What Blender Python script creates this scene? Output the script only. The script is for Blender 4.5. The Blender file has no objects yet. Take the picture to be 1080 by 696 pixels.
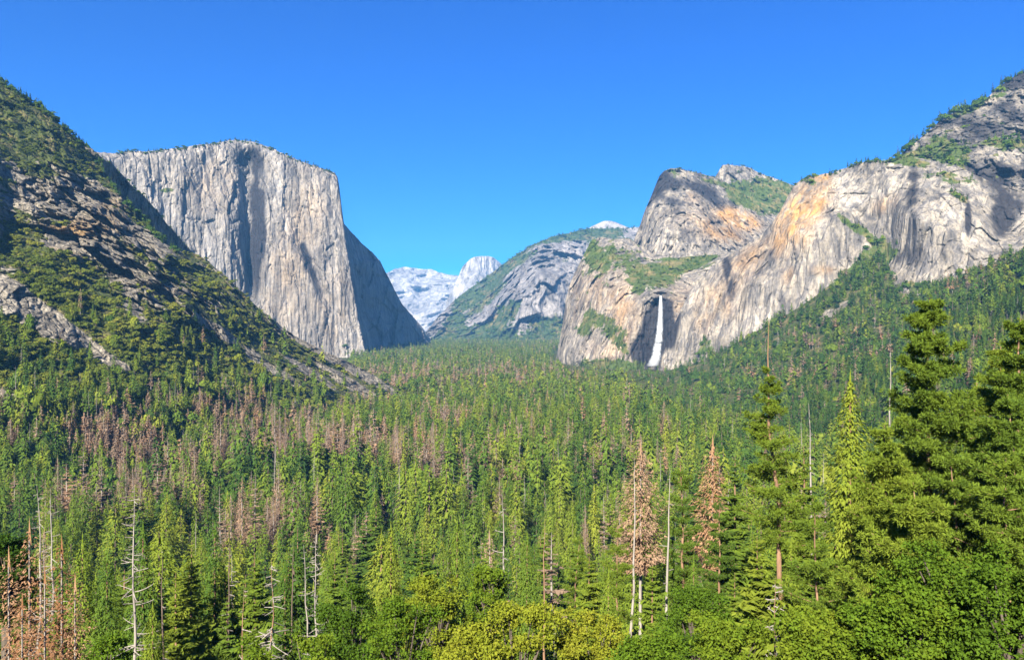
import bpy, math, random
import numpy as np
from mathutils import Vector

rng = np.random.default_rng(7)
random.seed(7)
SC = bpy.context.scene
COL = SC.collection
R = math.radians

# ------------------------------------------------------------------ camera, sky, sun, exposure
F = 830.0            # focal length in pixels of a 1080 px wide picture
HZ = 342.0           # row of the true horizon
cd = bpy.data.cameras.new("camera"); cam = bpy.data.objects.new("camera", cd); COL.objects.link(cam)
cd.sensor_width = 36.0; cd.lens = F / 1080 * 36.0
cd.clip_start = 0.5; cd.clip_end = 60000
cam.location = (0, 0, 0)
cam.rotation_euler = (R(90) - math.atan((348 - HZ) / F), 0, 0)
SC.camera = cam

SUN_EL, SUN_OFF = 35.0, 17.0     # sun stands behind the camera, to its left
w = bpy.data.worlds.new("World"); SC.world = w; w.use_nodes = True
nt = w.node_tree
bg = nt.nodes["Background"]
sky = nt.nodes.new("ShaderNodeTexSky"); sky.sky_type = 'NISHITA'; sky.sun_disc = False
sky.sun_elevation = R(SUN_EL); sky.sun_rotation = R(180 + SUN_OFF)
sky.altitude = 1400; sky.air_density = 1.0; sky.dust_density = 0.3; sky.ozone_density = 3.0
hs = nt.nodes.new("ShaderNodeHueSaturation"); hs.inputs["Saturation"].default_value = 2.5; hs.inputs["Value"].default_value = 1.0; hs.inputs["Hue"].default_value = 0.527
nt.links.new(sky.outputs[0], hs.inputs["Color"]); nt.links.new(hs.outputs[0], bg.inputs["Color"])
bg.inputs["Strength"].default_value = 0.046
sd = bpy.data.lights.new("sun", 'SUN'); sun = bpy.data.objects.new("sun", sd); COL.objects.link(sun)
sd.energy = 5.0; sd.angle = R(0.5); sd.color = (1.0, 0.92, 0.78)
sdir = Vector((-math.sin(R(SUN_OFF)) * math.cos(R(SUN_EL)), -math.cos(R(SUN_OFF)) * math.cos(R(SUN_EL)), math.sin(R(SUN_EL))))
sun.rotation_euler = sdir.to_track_quat('Z', 'Y').to_euler()
vs = SC.view_settings
vs.view_transform = 'Standard'; vs.look = 'None'; vs.gamma = 1.0; vs.use_curve_mapping = False
vs.exposure = 1.92
SC.cycles.max_bounces = 4; SC.cycles.diffuse_bounces = 1; SC.cycles.glossy_bounces = 1
SC.cycles.transmission_bounces = 3; SC.cycles.transparent_max_bounces = 8; SC.cycles.volume_bounces = 0
SC.cycles.use_denoising = True; SC.cycles.denoiser = 'OPENIMAGEDENOISE'; SC.cycles.denoising_prefilter = 'ACCURATE'; SC.cycles.denoising_input_passes = 'RGB_ALBEDO_NORMAL'

# ------------------------------------------------------------------ numpy noise
_P = np.random.default_rng(3).permutation(256)
_P = np.concatenate([_P, _P, _P])
_G = np.random.default_rng(4).normal(size=(256, 3)); _G /= np.linalg.norm(_G, axis=1)[:, None]

def perlin(x, y, z):
    xi = np.floor(x).astype(int); yi = np.floor(y).astype(int); zi = np.floor(z).astype(int)
    xf = x - xi; yf = y - yi; zf = z - zi
    u = xf**3*(xf*(xf*6-15)+10); v = yf**3*(yf*(yf*6-15)+10); ww = zf**3*(zf*(zf*6-15)+10)
    def g(a, b, c):
        h = _P[_P[_P[(xi+a) & 255] + ((yi+b) & 255)] + ((zi+c) & 255)]
        q = _G[h]
        return q[..., 0]*(xf-a) + q[..., 1]*(yf-b) + q[..., 2]*(zf-c)
    def L(a, b, t): return a + (b-a)*t
    return 1.6*L(L(L(g(0,0,0), g(1,0,0), u), L(g(0,1,0), g(1,1,0), u), v), L(L(g(0,0,1), g(1,0,1), u), L(g(0,1,1), g(1,1,1), u), v), ww)

def fbm(p, s, oc=4, off=0.0):
    """p (...,3) metres, s = size in metres (scalar or 3-tuple); about -1..1"""
    s = np.broadcast_to(np.asarray(s, float), (3,))
    q = p / s + off
    t = 0; a = 1.0; n = 0
    for k in range(oc):
        t = t + a*perlin(q[..., 0], q[..., 1], q[..., 2]); n += a
        q = q*2.03 + 17.7; a *= 0.5
    return t / n * 1.3

def ridged(p, s, oc=4, off=0.0):
    s = np.broadcast_to(np.asarray(s, float), (3,))
    q = p / s + off
    t = 0; a = 1.0; n = 0
    for k in range(oc):
        t = t + a*(1 - 2*np.abs(perlin(q[..., 0], q[..., 1], q[..., 2]))); n += a
        q = q*2.07 + 9.1; a *= 0.5
    return t / n

def cells(p, s, seed=0, tilt=0.6):
    """faceted slabs: one height and tilt per irregular cell (about -1..1), and the closeness to a crack (1 on it)"""
    s = np.broadcast_to(np.asarray(s, float), (3,))
    q = p / s + seed*3.7; b = np.floor(q).astype(int)
    d1 = np.full(q.shape[:-1], 9.0); d2 = d1.copy(); val = np.zeros(q.shape[:-1])
    for i in (-1, 0, 1):
        for j in (-1, 0, 1):
            for k in (-1, 0, 1):
                c = b + np.array([i, j, k])
                h = _P[_P[_P[c[..., 0] & 255] + (c[..., 1] & 255)] + (c[..., 2] & 255)]
                f = c + 0.5 + 0.45*_G[h]
                v = q - f; d = np.sqrt((v*v).sum(-1))
                near = d < d1
                d2 = np.where(near, d1, np.minimum(d2, d)); d1 = np.where(near, d, d1)
                g2 = _G[(h*7+31) & 255]
                val = np.where(near, ((h*37) & 255)/127.5 - 1 + tilt*2*(v*g2).sum(-1), val)
    return val, 1 - smooth(0.0, 0.12, d2 - d1)

def smooth(a, b, x):
    t = np.clip((x-a)/(b-a), 0, 1); return t*t*(3-2*t)

def at(px, py, Y):
    return np.stack([(px-540)/F*Y, Y + 0*px, (HZ-py)/F*Y], -1)

# ------------------------------------------------------------------ object helpers
def tag(o, label=None, cat=None, group=None, kind=None):
    if label: o["label"] = label
    if cat: o["category"] = cat
    if group: o["group"] = group
    if kind: o["kind"] = kind
    return o

def mesh_np(name, V, T, mats=(), mat_idx=None, attrs=None, smooth_shade=False, quads=False):
    me = bpy.data.meshes.new(name)
    n = 4 if quads else 3
    me.vertices.add(len(V)); me.vertices.foreach_set("co", np.ascontiguousarray(V, dtype=np.float32).ravel())
    me.loops.add(len(T)*n); me.loops.foreach_set("vertex_index", np.ascontiguousarray(T, dtype=np.int32).ravel())
    me.polygons.add(len(T)); me.polygons.foreach_set("loop_start", np.arange(0, len(T)*n, n, dtype=np.int32))
    for m in mats: me.materials.append(m)
    if mat_idx is not None: me.polygons.foreach_set("material_index", np.ascontiguousarray(mat_idx, dtype=np.int32))
    if smooth_shade: me.polygons.foreach_set("use_smooth", np.ones(len(T), dtype=bool))
    me.update(calc_edges=True)
    for k, a in (attrs or {}).items():
        if a.ndim == 2:
            at_ = me.attributes.new(k, 'FLOAT_COLOR', 'POINT')
            c = np.ones((len(V), 4), dtype=np.float32); c[:, :a.shape[1]] = a
            at_.data.foreach_set("color", c.ravel())
        else:
            at_ = me.attributes.new(k, 'FLOAT', 'POINT'); at_.data.foreach_set("value", a.astype(np.float32))
    return me

def link(name, me, parent=None):
    o = bpy.data.objects.new(name, me); COL.objects.link(o)
    if parent is not None: o.parent = parent
    return o

# ------------------------------------------------------------------ materials
class NT:
    def __init__(s, name):
        s.m = bpy.data.materials.new(name); s.m.use_nodes = True; s.t = s.m.node_tree
        s.b = s.t.nodes["Principled BSDF"]; s.out = s.t.nodes["Material Output"]
    def n(s, typ, **kw):
        nd = s.t.nodes.new(typ)
        for k, v in kw.items():
            if hasattr(nd, k): setattr(nd, k, v)
        return nd
    def l(s, a, b): s.t.links.new(a, b)
    def pos(s, scale):
        g = s.n("ShaderNodeTexCoord"); m = s.n("ShaderNodeMapping")
        m.inputs["Scale"].default_value = tuple(1/np.broadcast_to(np.asarray(scale, float), (3,)))
        s.l(g.outputs["Object"], m.inputs["Vector"]); return m.outputs[0]
    def noise(s, scale, detail=5, rough=0.6, dist=0.0):
        nd = s.n("ShaderNodeTexNoise"); nd.inputs["Scale"].default_value = 1.0
        nd.inputs["Detail"].default_value = detail; nd.inputs["Roughness"].default_value = rough; nd.inputs["Distortion"].default_value = dist
        s.l(s.pos(scale), nd.inputs["Vector"]); return nd.outputs["Fac"]
    def ramp(s, fac, stops):
        r = s.n("ShaderNodeValToRGB"); e = r.color_ramp.elements
        while len(e) < len(stops): e.new(0.5)
        for el, (p, c) in zip(e, stops):
            el.position = p; el.color = (c[0], c[1], c[2], 1) if hasattr(c, '__len__') else (c, c, c, 1)
        s.l(fac, r.inputs[0]); return r.outputs[0]
    def math(s, op, a, b=None, clamp=False):
        nd = s.n("ShaderNodeMath", operation=op, use_clamp=clamp)
        for i, v in enumerate((a, b)):
            if v is None: continue
            if isinstance(v, (int, float)): nd.inputs[i].default_value = v
            else: s.l(v, nd.inputs[i])
        return nd.outputs[0]
    def mix(s, fac, a, b, mode='MIX'):
        nd = s.n("ShaderNodeMix", data_type='RGBA', blend_type=mode)
        for i, v in ((0, fac), (6, a), (7, b)):
            if isinstance(v, (int, float)): nd.inputs[i].default_value = v
            elif isinstance(v, tuple): nd.inputs[i].default_value = (*v[:3], 1)
            else: s.l(v, nd.inputs[i])
        return nd.outputs[2]
    def attr(s, name):
        a = s.n("ShaderNodeAttribute"); a.attribute_name = name; return a
    def bump(s, h, dist, strength=1.0, prev=None):
        b = s.n("ShaderNodeBump"); b.inputs["Strength"].default_value = strength; b.inputs["Distance"].default_value = dist
        s.l(h, b.inputs["Height"])
        if prev is not None: s.l(prev, b.inputs["Normal"])
        return b.outputs[0]

def rock_mat(name, light, mid, dark, warm, veg1, veg2, streak=(26, 26, 260), grain=9.0, bump=4.0, patch=160.0, dry=(0.20, 0.15, 0.07), slabs=(34, 34, 110), crack=1.0):
    """granite: vertical water streaks, blotches, warm patches (G), dark wet stains and painted shade (B), plant cover (R) from the mesh's mask"""
    k = NT(name)
    a = k.attr("mask"); sp = k.n("ShaderNodeSeparateColor"); k.l(a.outputs["Color"], sp.inputs[0])
    st = k.noise(streak, 7, 0.62, 0.3)
    st2 = k.noise((streak[0]*0.28, streak[1]*0.28, streak[2]*0.6), 4, 0.6, 0.1)
    bl = k.noise(patch, 6, 0.65, 0.4)
    gr = k.noise(grain, 5, 0.7)
    col = k.ramp(st, [(0.30, dark), (0.45, mid), (0.56, light), (0.72, tuple(min(1, c*1.12) for c in light))])
    col = k.mix(0.75, col, k.ramp(bl, [(0.3, 0.5), (0.5, 0.95), (0.7, 1.15)]), 'MULTIPLY')
    col = k.mix(k.ramp(st2, [(0.34, 0.55), (0.5, 0.0)]), col, dark)
    wf = k.math('MULTIPLY', sp.outputs[1], k.ramp(k.noise((40, 40, 120), 5, 0.65), [(0.32, 0.0), (0.6, 1.0)]), True)
    col = k.mix(wf, col, warm)
    df = k.math('MULTIPLY', sp.outputs[2], k.ramp(st, [(0.3, 1.0), (0.7, 0.45)]), True)
    col = k.mix(df, col, tuple(c*0.6 for c in dark))
    def vor(scale, feat):
        nd = k.n("ShaderNodeTexVoronoi"); nd.feature = feat; nd.inputs["Scale"].default_value = 1.0
        mp = k.pos(scale); wn = k.n("ShaderNodeTexNoise"); wn.inputs["Scale"].default_value = 1.3; wn.inputs["Detail"].default_value = 4; k.l(mp, wn.inputs["Vector"])
        k.l(k.mix(0.35, mp, wn.outputs["Color"], 'ADD'), nd.inputs["Vector"]); return nd
    slab = vor(slabs, 'F1'); crk = vor(slabs, 'DISTANCE_TO_EDGE'); crk2 = vor(tuple(c*0.37 for c in slabs), 'DISTANCE_TO_EDGE')
    ss = k.n("ShaderNodeSeparateColor"); k.l(slab.outputs["Color"], ss.inputs[0])
    col = k.mix(0.8, col, k.ramp(ss.outputs[0], [(0.0, 0.72), (0.5, 1.0), (1.0, 1.18)]), 'MULTIPLY')
    cf = k.ramp(crk.outputs["Distance"], [(0.0, 0.6), (0.04, 0.0)])
    cf2 = k.ramp(crk2.outputs["Distance"], [(0.0, 0.35), (0.05, 0.0)])
    col = k.mix(k.math('MULTIPLY', k.math('ADD', cf, cf2, True), k.ramp(bl, [(0.35, crack), (0.6, 0.25*crack)])), col, tuple(c*0.4 for c in dark))
    col = k.mix(k.ramp(sp.outputs[2], [(0.60, 0.0), (0.86, 0.95)]), col, (0.022, 0.021, 0.024))  # near black where B is strongest: wet rock and painted shade
    col = k.mix(0.7, col, k.ramp(gr, [(0.3, 0.6), (0.5, 1.0), (0.72, 1.2)]), 'MULTIPLY')
    vn = k.noise(grain*2.6, 6, 0.7)
    vf = k.ramp(k.math('ADD', k.math('SUBTRACT', sp.outputs[0], 0.5), vn), [(0.46, 0.0), (0.56, 1.0)])
    vc = k.mix(k.noise(grain*1.2, 4, 0.6), veg1, veg2)
    vc = k.mix(k.ramp(k.noise(grain*6, 4, 0.6), [(0.5, 0.0), (0.7, 0.8)]), vc, dry)
    col = k.mix(vf, col, vc)
    k.l(col, k.b.inputs["Base Color"])
    k.b.inputs["Roughness"].default_value = 0.9; k.b.inputs["Specular IOR Level"].default_value = 0.2
    h = k.math('ADD', k.math('MULTIPLY', st, 1.6), k.math('ADD', gr, k.math('MULTIPLY', k.ramp(crk.outputs["Distance"], [(0.0, 0.0), (0.12, 1.0)]), 0.8)))
    k.l(k.bump(h, bump), k.b.inputs["Normal"])
    return k.m

def leaf_mat(name, stops, transl=0.25, var=0.25, nscale=2.5):
    """foliage: colour from the plant's own tint, one random shift per plant and a fine mottling"""
    k = NT(name)
    t = k.attr("tint").outputs["Fac"]
    oi = k.n("ShaderNodeObjectInfo").outputs["Random"]
    f = k.math('ADD', t, k.math('MULTIPLY', k.math('SUBTRACT', oi, 0.5), var))
    f = k.math('ADD', f, k.math('MULTIPLY', k.math('SUBTRACT', k.noise(nscale, 3, 0.6), 0.5), 0.45), True)
    c = k.ramp(f, stops)
    d = k.n("ShaderNodeBsdfDiffuse"); tr = k.n("ShaderNodeBsdfTranslucent"); ms = k.n("ShaderNodeMixShader")
    k.l(c, d.inputs["Color"]); k.l(k.mix(1.0, c, (1.0, 1.0, 0.55), 'MULTIPLY'), tr.inputs["Color"])
    ms.inputs[0].default_value = transl
    k.l(d.outputs[0], ms.inputs[1]); k.l(tr.outputs[0], ms.inputs[2]); k.l(ms.outputs[0], k.out.inputs["Surface"])
    k.t.nodes.remove(k.b)
    return k.m

def bark_mat(name, a, b, scale=(0.5, 0.5, 3.0), bump=0.05):
    k = NT(name)
    n1 = k.noise(scale, 5, 0.65)
    c = k.ramp(n1, [(0.3, a), (0.7, b)])
    k.l(c, k.b.inputs["Base Color"]); k.b.inputs["Roughness"].default_value = 0.95; k.b.inputs["Specular IOR Level"].default_value = 0.1
    k.l(k.bump(n1, bump), k.b.inputs["Normal"])
    return k.m

GREEN = [(0.0, (0.026, 0.055, 0.014)), (0.3, (0.056, 0.105, 0.018)), (0.6, (0.120, 0.170, 0.020)), (1.0, (0.215, 0.225, 0.028))]
M_CONIFER = leaf_mat("conifer_needles", GREEN, 0.27)
M_OAK = leaf_mat("oak_leaves", [(0.0, (0.028, 0.062, 0.010)), (0.45, (0.075, 0.130, 0.012)), (0.75, (0.165, 0.190, 0.018)), (1.0, (0.26, 0.235, 0.03))], 0.3, 0.12, 1.5)
M_SHRUB = leaf_mat("chaparral_leaves", [(0.0, (0.032, 0.052, 0.012)), (0.5, (0.085, 0.110, 0.016)), (1.0, (0.16, 0.165, 0.025))], 0.25, 0.3, 6)
M_DEAD = leaf_mat("dead_needles", [(0.0, (0.13, 0.10, 0.08)), (0.5, (0.26, 0.180, 0.122)), (0.8, (0.29, 0.175, 0.10)), (1.0, (0.19, 0.095, 0.048))], 0.25, 0.25)
M_GREY = bark_mat("weathered_dead_wood", (0.14, 0.125, 0.11), (0.31, 0.28, 0.245))
M_BARK = bark_mat("pine_bark", (0.10, 0.06, 0.038), (0.27, 0.165, 0.10))
M_DBARK = bark_mat("dark_bark", (0.06, 0.045, 0.035), (0.16, 0.12, 0.09))
M_OBARK = bark_mat("oak_bark", (0.05, 0.04, 0.032), (0.12, 0.10, 0.08))

VEG1, VEG2 = (0.030, 0.055, 0.014), (0.075, 0.10, 0.02)
M_ELCAP = rock_mat("granite_of_the_great_wall", (0.320, 0.286, 0.243), (0.230, 0.214, 0.198), (0.088, 0.088, 0.093), (0.34, 0.235, 0.125), VEG1, VEG2, (17, 17, 480), 12, 7.0, 210, slabs=(40, 40, 600), crack=0.5)
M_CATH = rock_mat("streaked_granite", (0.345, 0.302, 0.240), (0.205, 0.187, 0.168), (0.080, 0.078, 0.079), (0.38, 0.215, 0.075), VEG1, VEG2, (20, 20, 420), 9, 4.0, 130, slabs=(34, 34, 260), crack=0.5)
M_HILL = rock_mat("hillside_rock_and_scrub", (0.265, 0.235, 0.185), (0.170, 0.152, 0.122), (0.042, 0.039, 0.035), (0.32, 0.20, 0.075), (0.030, 0.046, 0.012), (0.07, 0.082, 0.018), (11, 11, 30), 5, 3.0, 70, slabs=(13, 13, 22))
M_FAR = rock_mat("distant_granite", (0.37, 0.35, 0.33), (0.27, 0.255, 0.24), (0.13, 0.125, 0.125), (0.3, 0.25, 0.2), (0.04, 0.065, 0.025), (0.07, 0.09, 0.03), (90, 90, 500), 30, 20, 500, slabs=(200, 200, 500))
M_SENT = rock_mat("sentinel_granite", (0.26, 0.24, 0.225), (0.18, 0.168, 0.162), (0.075, 0.072, 0.072), (0.3, 0.25, 0.2), (0.03, 0.055, 0.018), (0.055, 0.08, 0.022), (45, 45, 300), 18, 12, 260, slabs=(110, 110, 300))

def floor_mat():
    k = NT("forest_floor")
    c = k.ramp(k.noise(14, 6, 0.65), [(0.3, (0.025, 0.035, 0.012)), (0.5, (0.05, 0.06, 0.02)), (0.7, (0.10, 0.08, 0.045))])
    k.l(c, k.b.inputs["Base Color"]); k.b.inputs["Roughness"].default_value = 1.0; k.b.inputs["Specular IOR Level"].default_value = 0.0
    k.l(k.bump(k.noise(4, 5, 0.7), 0.8), k.b.inputs["Normal"])
    return k.m
M_FLOOR = floor_mat()

# ------------------------------------------------------------------ mountains: surfaces with real depth, from crest to foot and over the back
class RBF:
    def __init__(s, pts):
        p = np.array(pts, float); s.c = p[:, :2]/100; n = len(p)
        A = np.zeros((n+3, n+3)); d = np.linalg.norm(s.c[:, None]-s.c[None], axis=2)
        A[:n, :n] = d; A[:n, n] = 1; A[:n, n+1:] = s.c; A[n, :n] = 1; A[n+1:, :n] = s.c.T
        s.w = np.linalg.solve(A, np.concatenate([np.log(p[:, 2]), np.zeros(3)]))
    def __call__(s, x, y):
        q = np.stack([x, y], -1)/100; n = len(s.c)
        r = s.w[n] + q[..., 0]*s.w[n+1] + q[..., 1]*s.w[n+2]
        for i in range(n):
            r = r + s.w[i]*np.sqrt((q[..., 0]-s.c[i, 0])**2 + (q[..., 1]-s.c[i, 1])**2)
        return np.exp(r)

def curve(pts, x):
    p = np.array(pts, float); return np.interp(x, p[:, 0], p[:, 1])

def blobs(px, py, lst, base=0.0):
    """sum of soft ellipses (x, y, rx, ry, tilt degrees, amount)"""
    m = np.full(px.shape, float(base))
    for (x, y, rx, ry, a, v) in lst:
        c, s_ = math.cos(R(a)), math.sin(R(a))
        dx, dy = px-x, py-y
        u = (dx*c + dy*s_)/rx; t = (-dx*s_ + dy*c)/ry
        m = m + v*np.exp(-(u*u + t*t)**1.5)
    return np.clip(m, 0, 1)

class Mass:
    def __init__(s, name, label, cat, sky, foot, depth, mat, step, disp, mask, back=(300, 0.3), jag=1.0, jagsize=18.0):
        x0, x1 = sky[0][0], sky[-1][0]
        nx = int((x1-x0)/step)+1
        px = np.linspace(x0, x1, nx)
        q = np.stack([px, 0*px+3.3, 0*px+len(name)], -1)
        top = curve(sky, px) + jag*(fbm(q, jagsize, 5)*1.6 + fbm(q, jagsize/5, 3)*0.7)
        bot = curve(foot, px)
        bot = np.maximum(bot, top+2)
        ny = int(np.max(bot-top)/step)+2
        v = np.linspace(0, 1, ny)[:, None]
        PX = np.broadcast_to(px, (ny, nx)).copy(); PY = top*(1-v) + bot*v
        Y = RBF(depth)(PX, PY)
        P = at(PX, PY, Y)
        s.mask = mask(PX, PY, P)
        d = disp(P, PX, PY, s.mask)
        Y = Y*(1 + d/np.linalg.norm(P, axis=2))
        P = at(PX, PY, Y)
        s.PX, s.PY, s.P, s.x0, s.step, s.top, s.bot, s.px = PX, PY, P, x0, (x1-x0)/(nx-1), top, bot, px
        rows = [P]; mrows = [s.mask]
        bd, bs = back
        for kk in range(1, 9):                       # over the crest and down the far side
            b = P[0].copy(); dist = bd*(kk/8)**1.5
            b[:, 1] += dist; b[:, 0] += dist*(px-540)/F
            b[:, 2] -= bs*dist + 0.3*bd*max(0, kk-6)
            rows.insert(0, b[None]); mrows.insert(0, s.mask[:1])
        V = np.concatenate(rows, 0); MM = np.concatenate(mrows, 0)
        ny2 = V.shape[0]
        i = np.arange(ny2*nx).reshape(ny2, nx)
        T = np.stack([i[1:, :-1], i[1:, 1:], i[:-1, 1:], i[:-1, :-1]], -1).reshape(-1, 4)
        me = mesh_np(name, V.reshape(-1, 3), T, [mat], attrs={"mask": MM.reshape(-1, 3)}, smooth_shade=False, quads=True)
        s.o = tag(link(name, me), label, cat, None, "structure")
    def sample(s, px, py):
        j = np.clip(((px-s.x0)/s.step).round().astype(int), 0, len(s.px)-1)
        n = s.P.shape[0]
        i = np.clip(((py-s.top[j])/(s.bot[j]-s.top[j])*(n-1)).round().astype(int), 0, n-1)
        ok = (py >= s.top[j]-0.01) & (py <= s.bot[j]) & (px >= s.x0) & (px <= s.px[-1])
        return s.P[i, j], s.mask[i, j], ok

def mk(r, g, b): return np.stack([r, g, b], -1)

# --- left hillside
HILL_VEG = [(150, 268, 34, 9, 35, .7), (215, 302, 44, 14, 38, .7), (62, 236, 22, 5, 12, .5), (118, 335, 34, 18, 30, .7), (120, 205, 16, 10, 40, .5), (180, 320, 26, 12, 38, .6), (262, 338, 34, 12, 38, .6), (45, 185, 26, 9, 20, .5), (25, 250, 22, 14, 20, .7), (30, 115, 60, 45, 30, .9), (75, 150, 45, 25, 40, .6), (95, 180, 40, 16, 20, .5), (60, 390, 140, 60, 15, 1.0), (170, 360, 90, 45, 30, .95), (20, 290, 60, 22, 25, .9), (90, 320, 70, 25, 30, .8),
            (240, 330, 60, 40, 35, .75), (300, 380, 60, 30, 30, .8), (350, 410, 80, 25, 25, .8), (155, 295, 14, 28, 0, .7), (230, 440, 300, 60, 10, 1.0), (0, 480, 300, 80, 0, 1.0), (410, 420, 60, 18, 25, .9),
            (110, 250, 40, 8, 10, .45), (200, 300, 30, 20, 30, .4), (205, 265, 22, 10, 35, .5), (140, 230, 25, 8, 30, .5)]
HILL_BARE = [(10, 312, 34, 17, 32, 1.3), (50, 338, 44, 13, 32, 1.3), (92, 366, 34, 9, 34, 1.3), (120, 382, 16, 5, 34, 1.0), (132, 388, 14, 4, 35, .8), (0, 425, 24, 16, 20, 1.0), (55, 362, 12, 4, 30, .6), (140, 320, 8, 26, -15, .6), (235, 352, 22, 5, 35, .8),
             (268, 375, 16, 5, 35, .8), (300, 398, 26, 6, 32, .9), (345, 372, 60, 6, 30, 1.4), (330, 395, 30, 4, 33, 1.1), (370, 405, 40, 5, 30, 1.4), (385, 396, 40, 4, 32, 1.2), (215, 340, 26, 4, 36, 1.0)]
HILL_ROCK = [(85, 215, 55, 38, 15, 1.0), (130, 265, 60, 30, 30, .9), (170, 300, 50, 30, 35, .7), (60, 200, 30, 25, 0, .6), (230, 310, 40, 22, 40, .6), (290, 345, 30, 12, 38, .7), (160, 340, 14, 20, 0, .5)]
def hill_mask(px, py, P):
    bare = blobs(px, py, HILL_BARE)
    rock = blobs(px, py, HILL_ROCK)
    n = fbm(P, 60, 4)
    veg = np.clip(blobs(px, py, HILL_VEG, 0.36) + 0.55*n + 0.25*fbm(P, 18, 3) - bare*1.5 - rock*0.55, 0, 1)
    warm = blobs(px, py, [(72, 243, 26, 5, 12, 1.0), (75, 275, 24, 8, 22, 1.0), (100, 300, 16, 12, 40, .5), (90, 240, 22, 10, 10, .5), (120, 225, 20, 20, 10, .35)])
    return mk(veg, warm, blobs(px, py, [(10, 215, 18, 45, 0, .3)]))  # dark blob paints a cast shadow onto the hill's left edge
def hill_disp(P, px, py, m):
    rock = blobs(px, py, HILL_ROCK) + 0.25
    bare = blobs(px, py, HILL_BARE)
    d = -44*ridged(P, (150, 220, 300), 4) + 8*fbm(P, 40, 4)
    d = d - rock*(26*ridged(P, (48, 60, 90), 4) + 9*ridged(P, (14, 18, 24), 3))
    stp = fbm(P, (90, 90, 22), 3)
    c1, e1 = cells(P, (36, 46, 80), 1); c2, e2 = cells(P, (13, 15, 30), 2)
    d = d - rock*(26*c1 + 8*c2 - 14*e1 - 5*e2) - rock*5*stp + bare*3*fbm(P, 6, 2)
    return d - 70*np.exp(-((px+14)/13)**2)*smooth(150, 185, py)*(1-smooth(245, 290, py))
HILL_SKY = [(-260, -60), (-60, 52), (0, 86), (14, 94), (30, 106), (45, 114), (60, 128), (75, 142), (90, 156), (104, 170), (118, 196), (135, 216), (150, 232), (165, 250), (185, 264), (205, 268), (220, 276), (235, 289), (258, 310), (275, 327), (282, 331), (300, 347), (318, 358), (330, 364), (355, 376), (380, 388), (410, 404), (440, 421), (500, 445)]
hill = Mass("hillside", "steep scrub covered hillside with grey crags and talus streaks", "hillside", HILL_SKY,
    [(-260, 620), (0, 572), (100, 543), (200, 512), (300, 473), (400, 442), (440, 432), (500, 449)],
    [(-260, -60, 1500), (-260, 300, 850), (-260, 620, 520), (0, 85, 1500), (0, 200, 1260), (0, 300, 1010), (0, 400, 880), (0, 450, 800), (0, 572, 650),
     (60, 128, 1560), (60, 220, 1330), (60, 300, 1080), (104, 170, 1620), (104, 260, 1260), (100, 330, 1080), (100, 400, 960), (100, 450, 880), (100, 543, 740),
     (150, 232, 1560), (150, 300, 1230), (200, 268, 1600), (200, 330, 1260), (200, 400, 1130), (200, 450, 1000), (200, 512, 880),
     (258, 310, 1640), (300, 347, 1720), (300, 400, 1400), (300, 440, 1250), (300, 473, 1150), (380, 388, 1800), (400, 442, 1560), (440, 421, 1830), (500, 445, 1700)],
    M_HILL, 1.0, hill_disp, hill_mask, (500, 0.75), 1.2, 14)

# --- shaded spur behind the hillside's shoulder
spur = Mass("rocky_spur", "dark shaded rocky spur dropping behind the hillside shoulder", "spur",
    [(60, 130), (88, 150), (104, 163), (118, 174), (130, 184), (143, 200), (152, 207), (160, 216), (168, 224), (176, 236), (186, 247), (196, 258), (206, 270), (225, 284), (250, 310), (290, 345)],
    [(60, 260), (120, 280), (206, 330), (290, 390)],
    [(60, 130, 1640), (60, 260, 1640), (104, 163, 1680), (130, 184, 1760), (130, 240, 1760), (160, 216, 1900), (160, 290, 1880), (206, 270, 2160), (206, 330, 2120), (290, 345, 2500), (290, 390, 2480)],
    M_HILL, 1.0, lambda P, px, py, m: -22*ridged(P, (60, 80, 140), 4) - 8*ridged(P, (18, 20, 36), 3) - 12*cells(P, (30, 30, 60), 1)[0],
    lambda px, py, P: mk(np.clip(0.25+0.4*fbm(P, 50, 3), 0, 1), 0*px, 0*px+0.1), (400, 0.8), 1.2, 14)

# --- the great sheer wall on the left
def elcap_disp(P, px, py, m):
    d = -34*ridged(P, (230, 230, 900), 3, 0.4) - 10*ridged(P, (70, 70, 520), 3) - 2.5*ridged(P, (22, 22, 160), 3) + 4*fbm(P, (15, 15, 30), 3)
    d = d + 95*np.exp(-(((px - 262 - (py-160)*0.02)/10)**2))*smooth(150, 175, py)*(1 - smooth(290, 350, py))
    d = d + 40*np.exp(-(((px - 325 - (py-270)*0.42)/6)**2))*smooth(225, 260, py)*(1 - smooth(310, 335, py))
    c1, e1 = cells(P, (60, 60, 560), 3, 0.4); c2, e2 = cells(P, (22, 22, 240), 4, 0.4)
    d = d - 8*c1 - 4*c2 + 6*e1 + 3*e2
    edge = np.interp(py, [150, 186, 222, 250, 290, 330, 360, 392], [354, 355.5, 360, 364, 369.5, 376.5, 383, 391])+1.6*fbm(P, 90, 3)
    over = np.maximum(0, px-edge)
    d = d*np.where(px > edge+2, 0.7, 1.0)
    return d*smooth(0, 12, py-curve(EL_SKY, px)+3) + 30*over + smooth(3, 14, over)*(130*cells(P, (110, 110, 240), 8, 0.5)[0]+45*cells(P, (45, 45, 90), 9, 0.5)[0]+110*fbm(P, (150, 150, 300), 4)+30*fbm(P, (40, 40, 60), 3))
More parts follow.
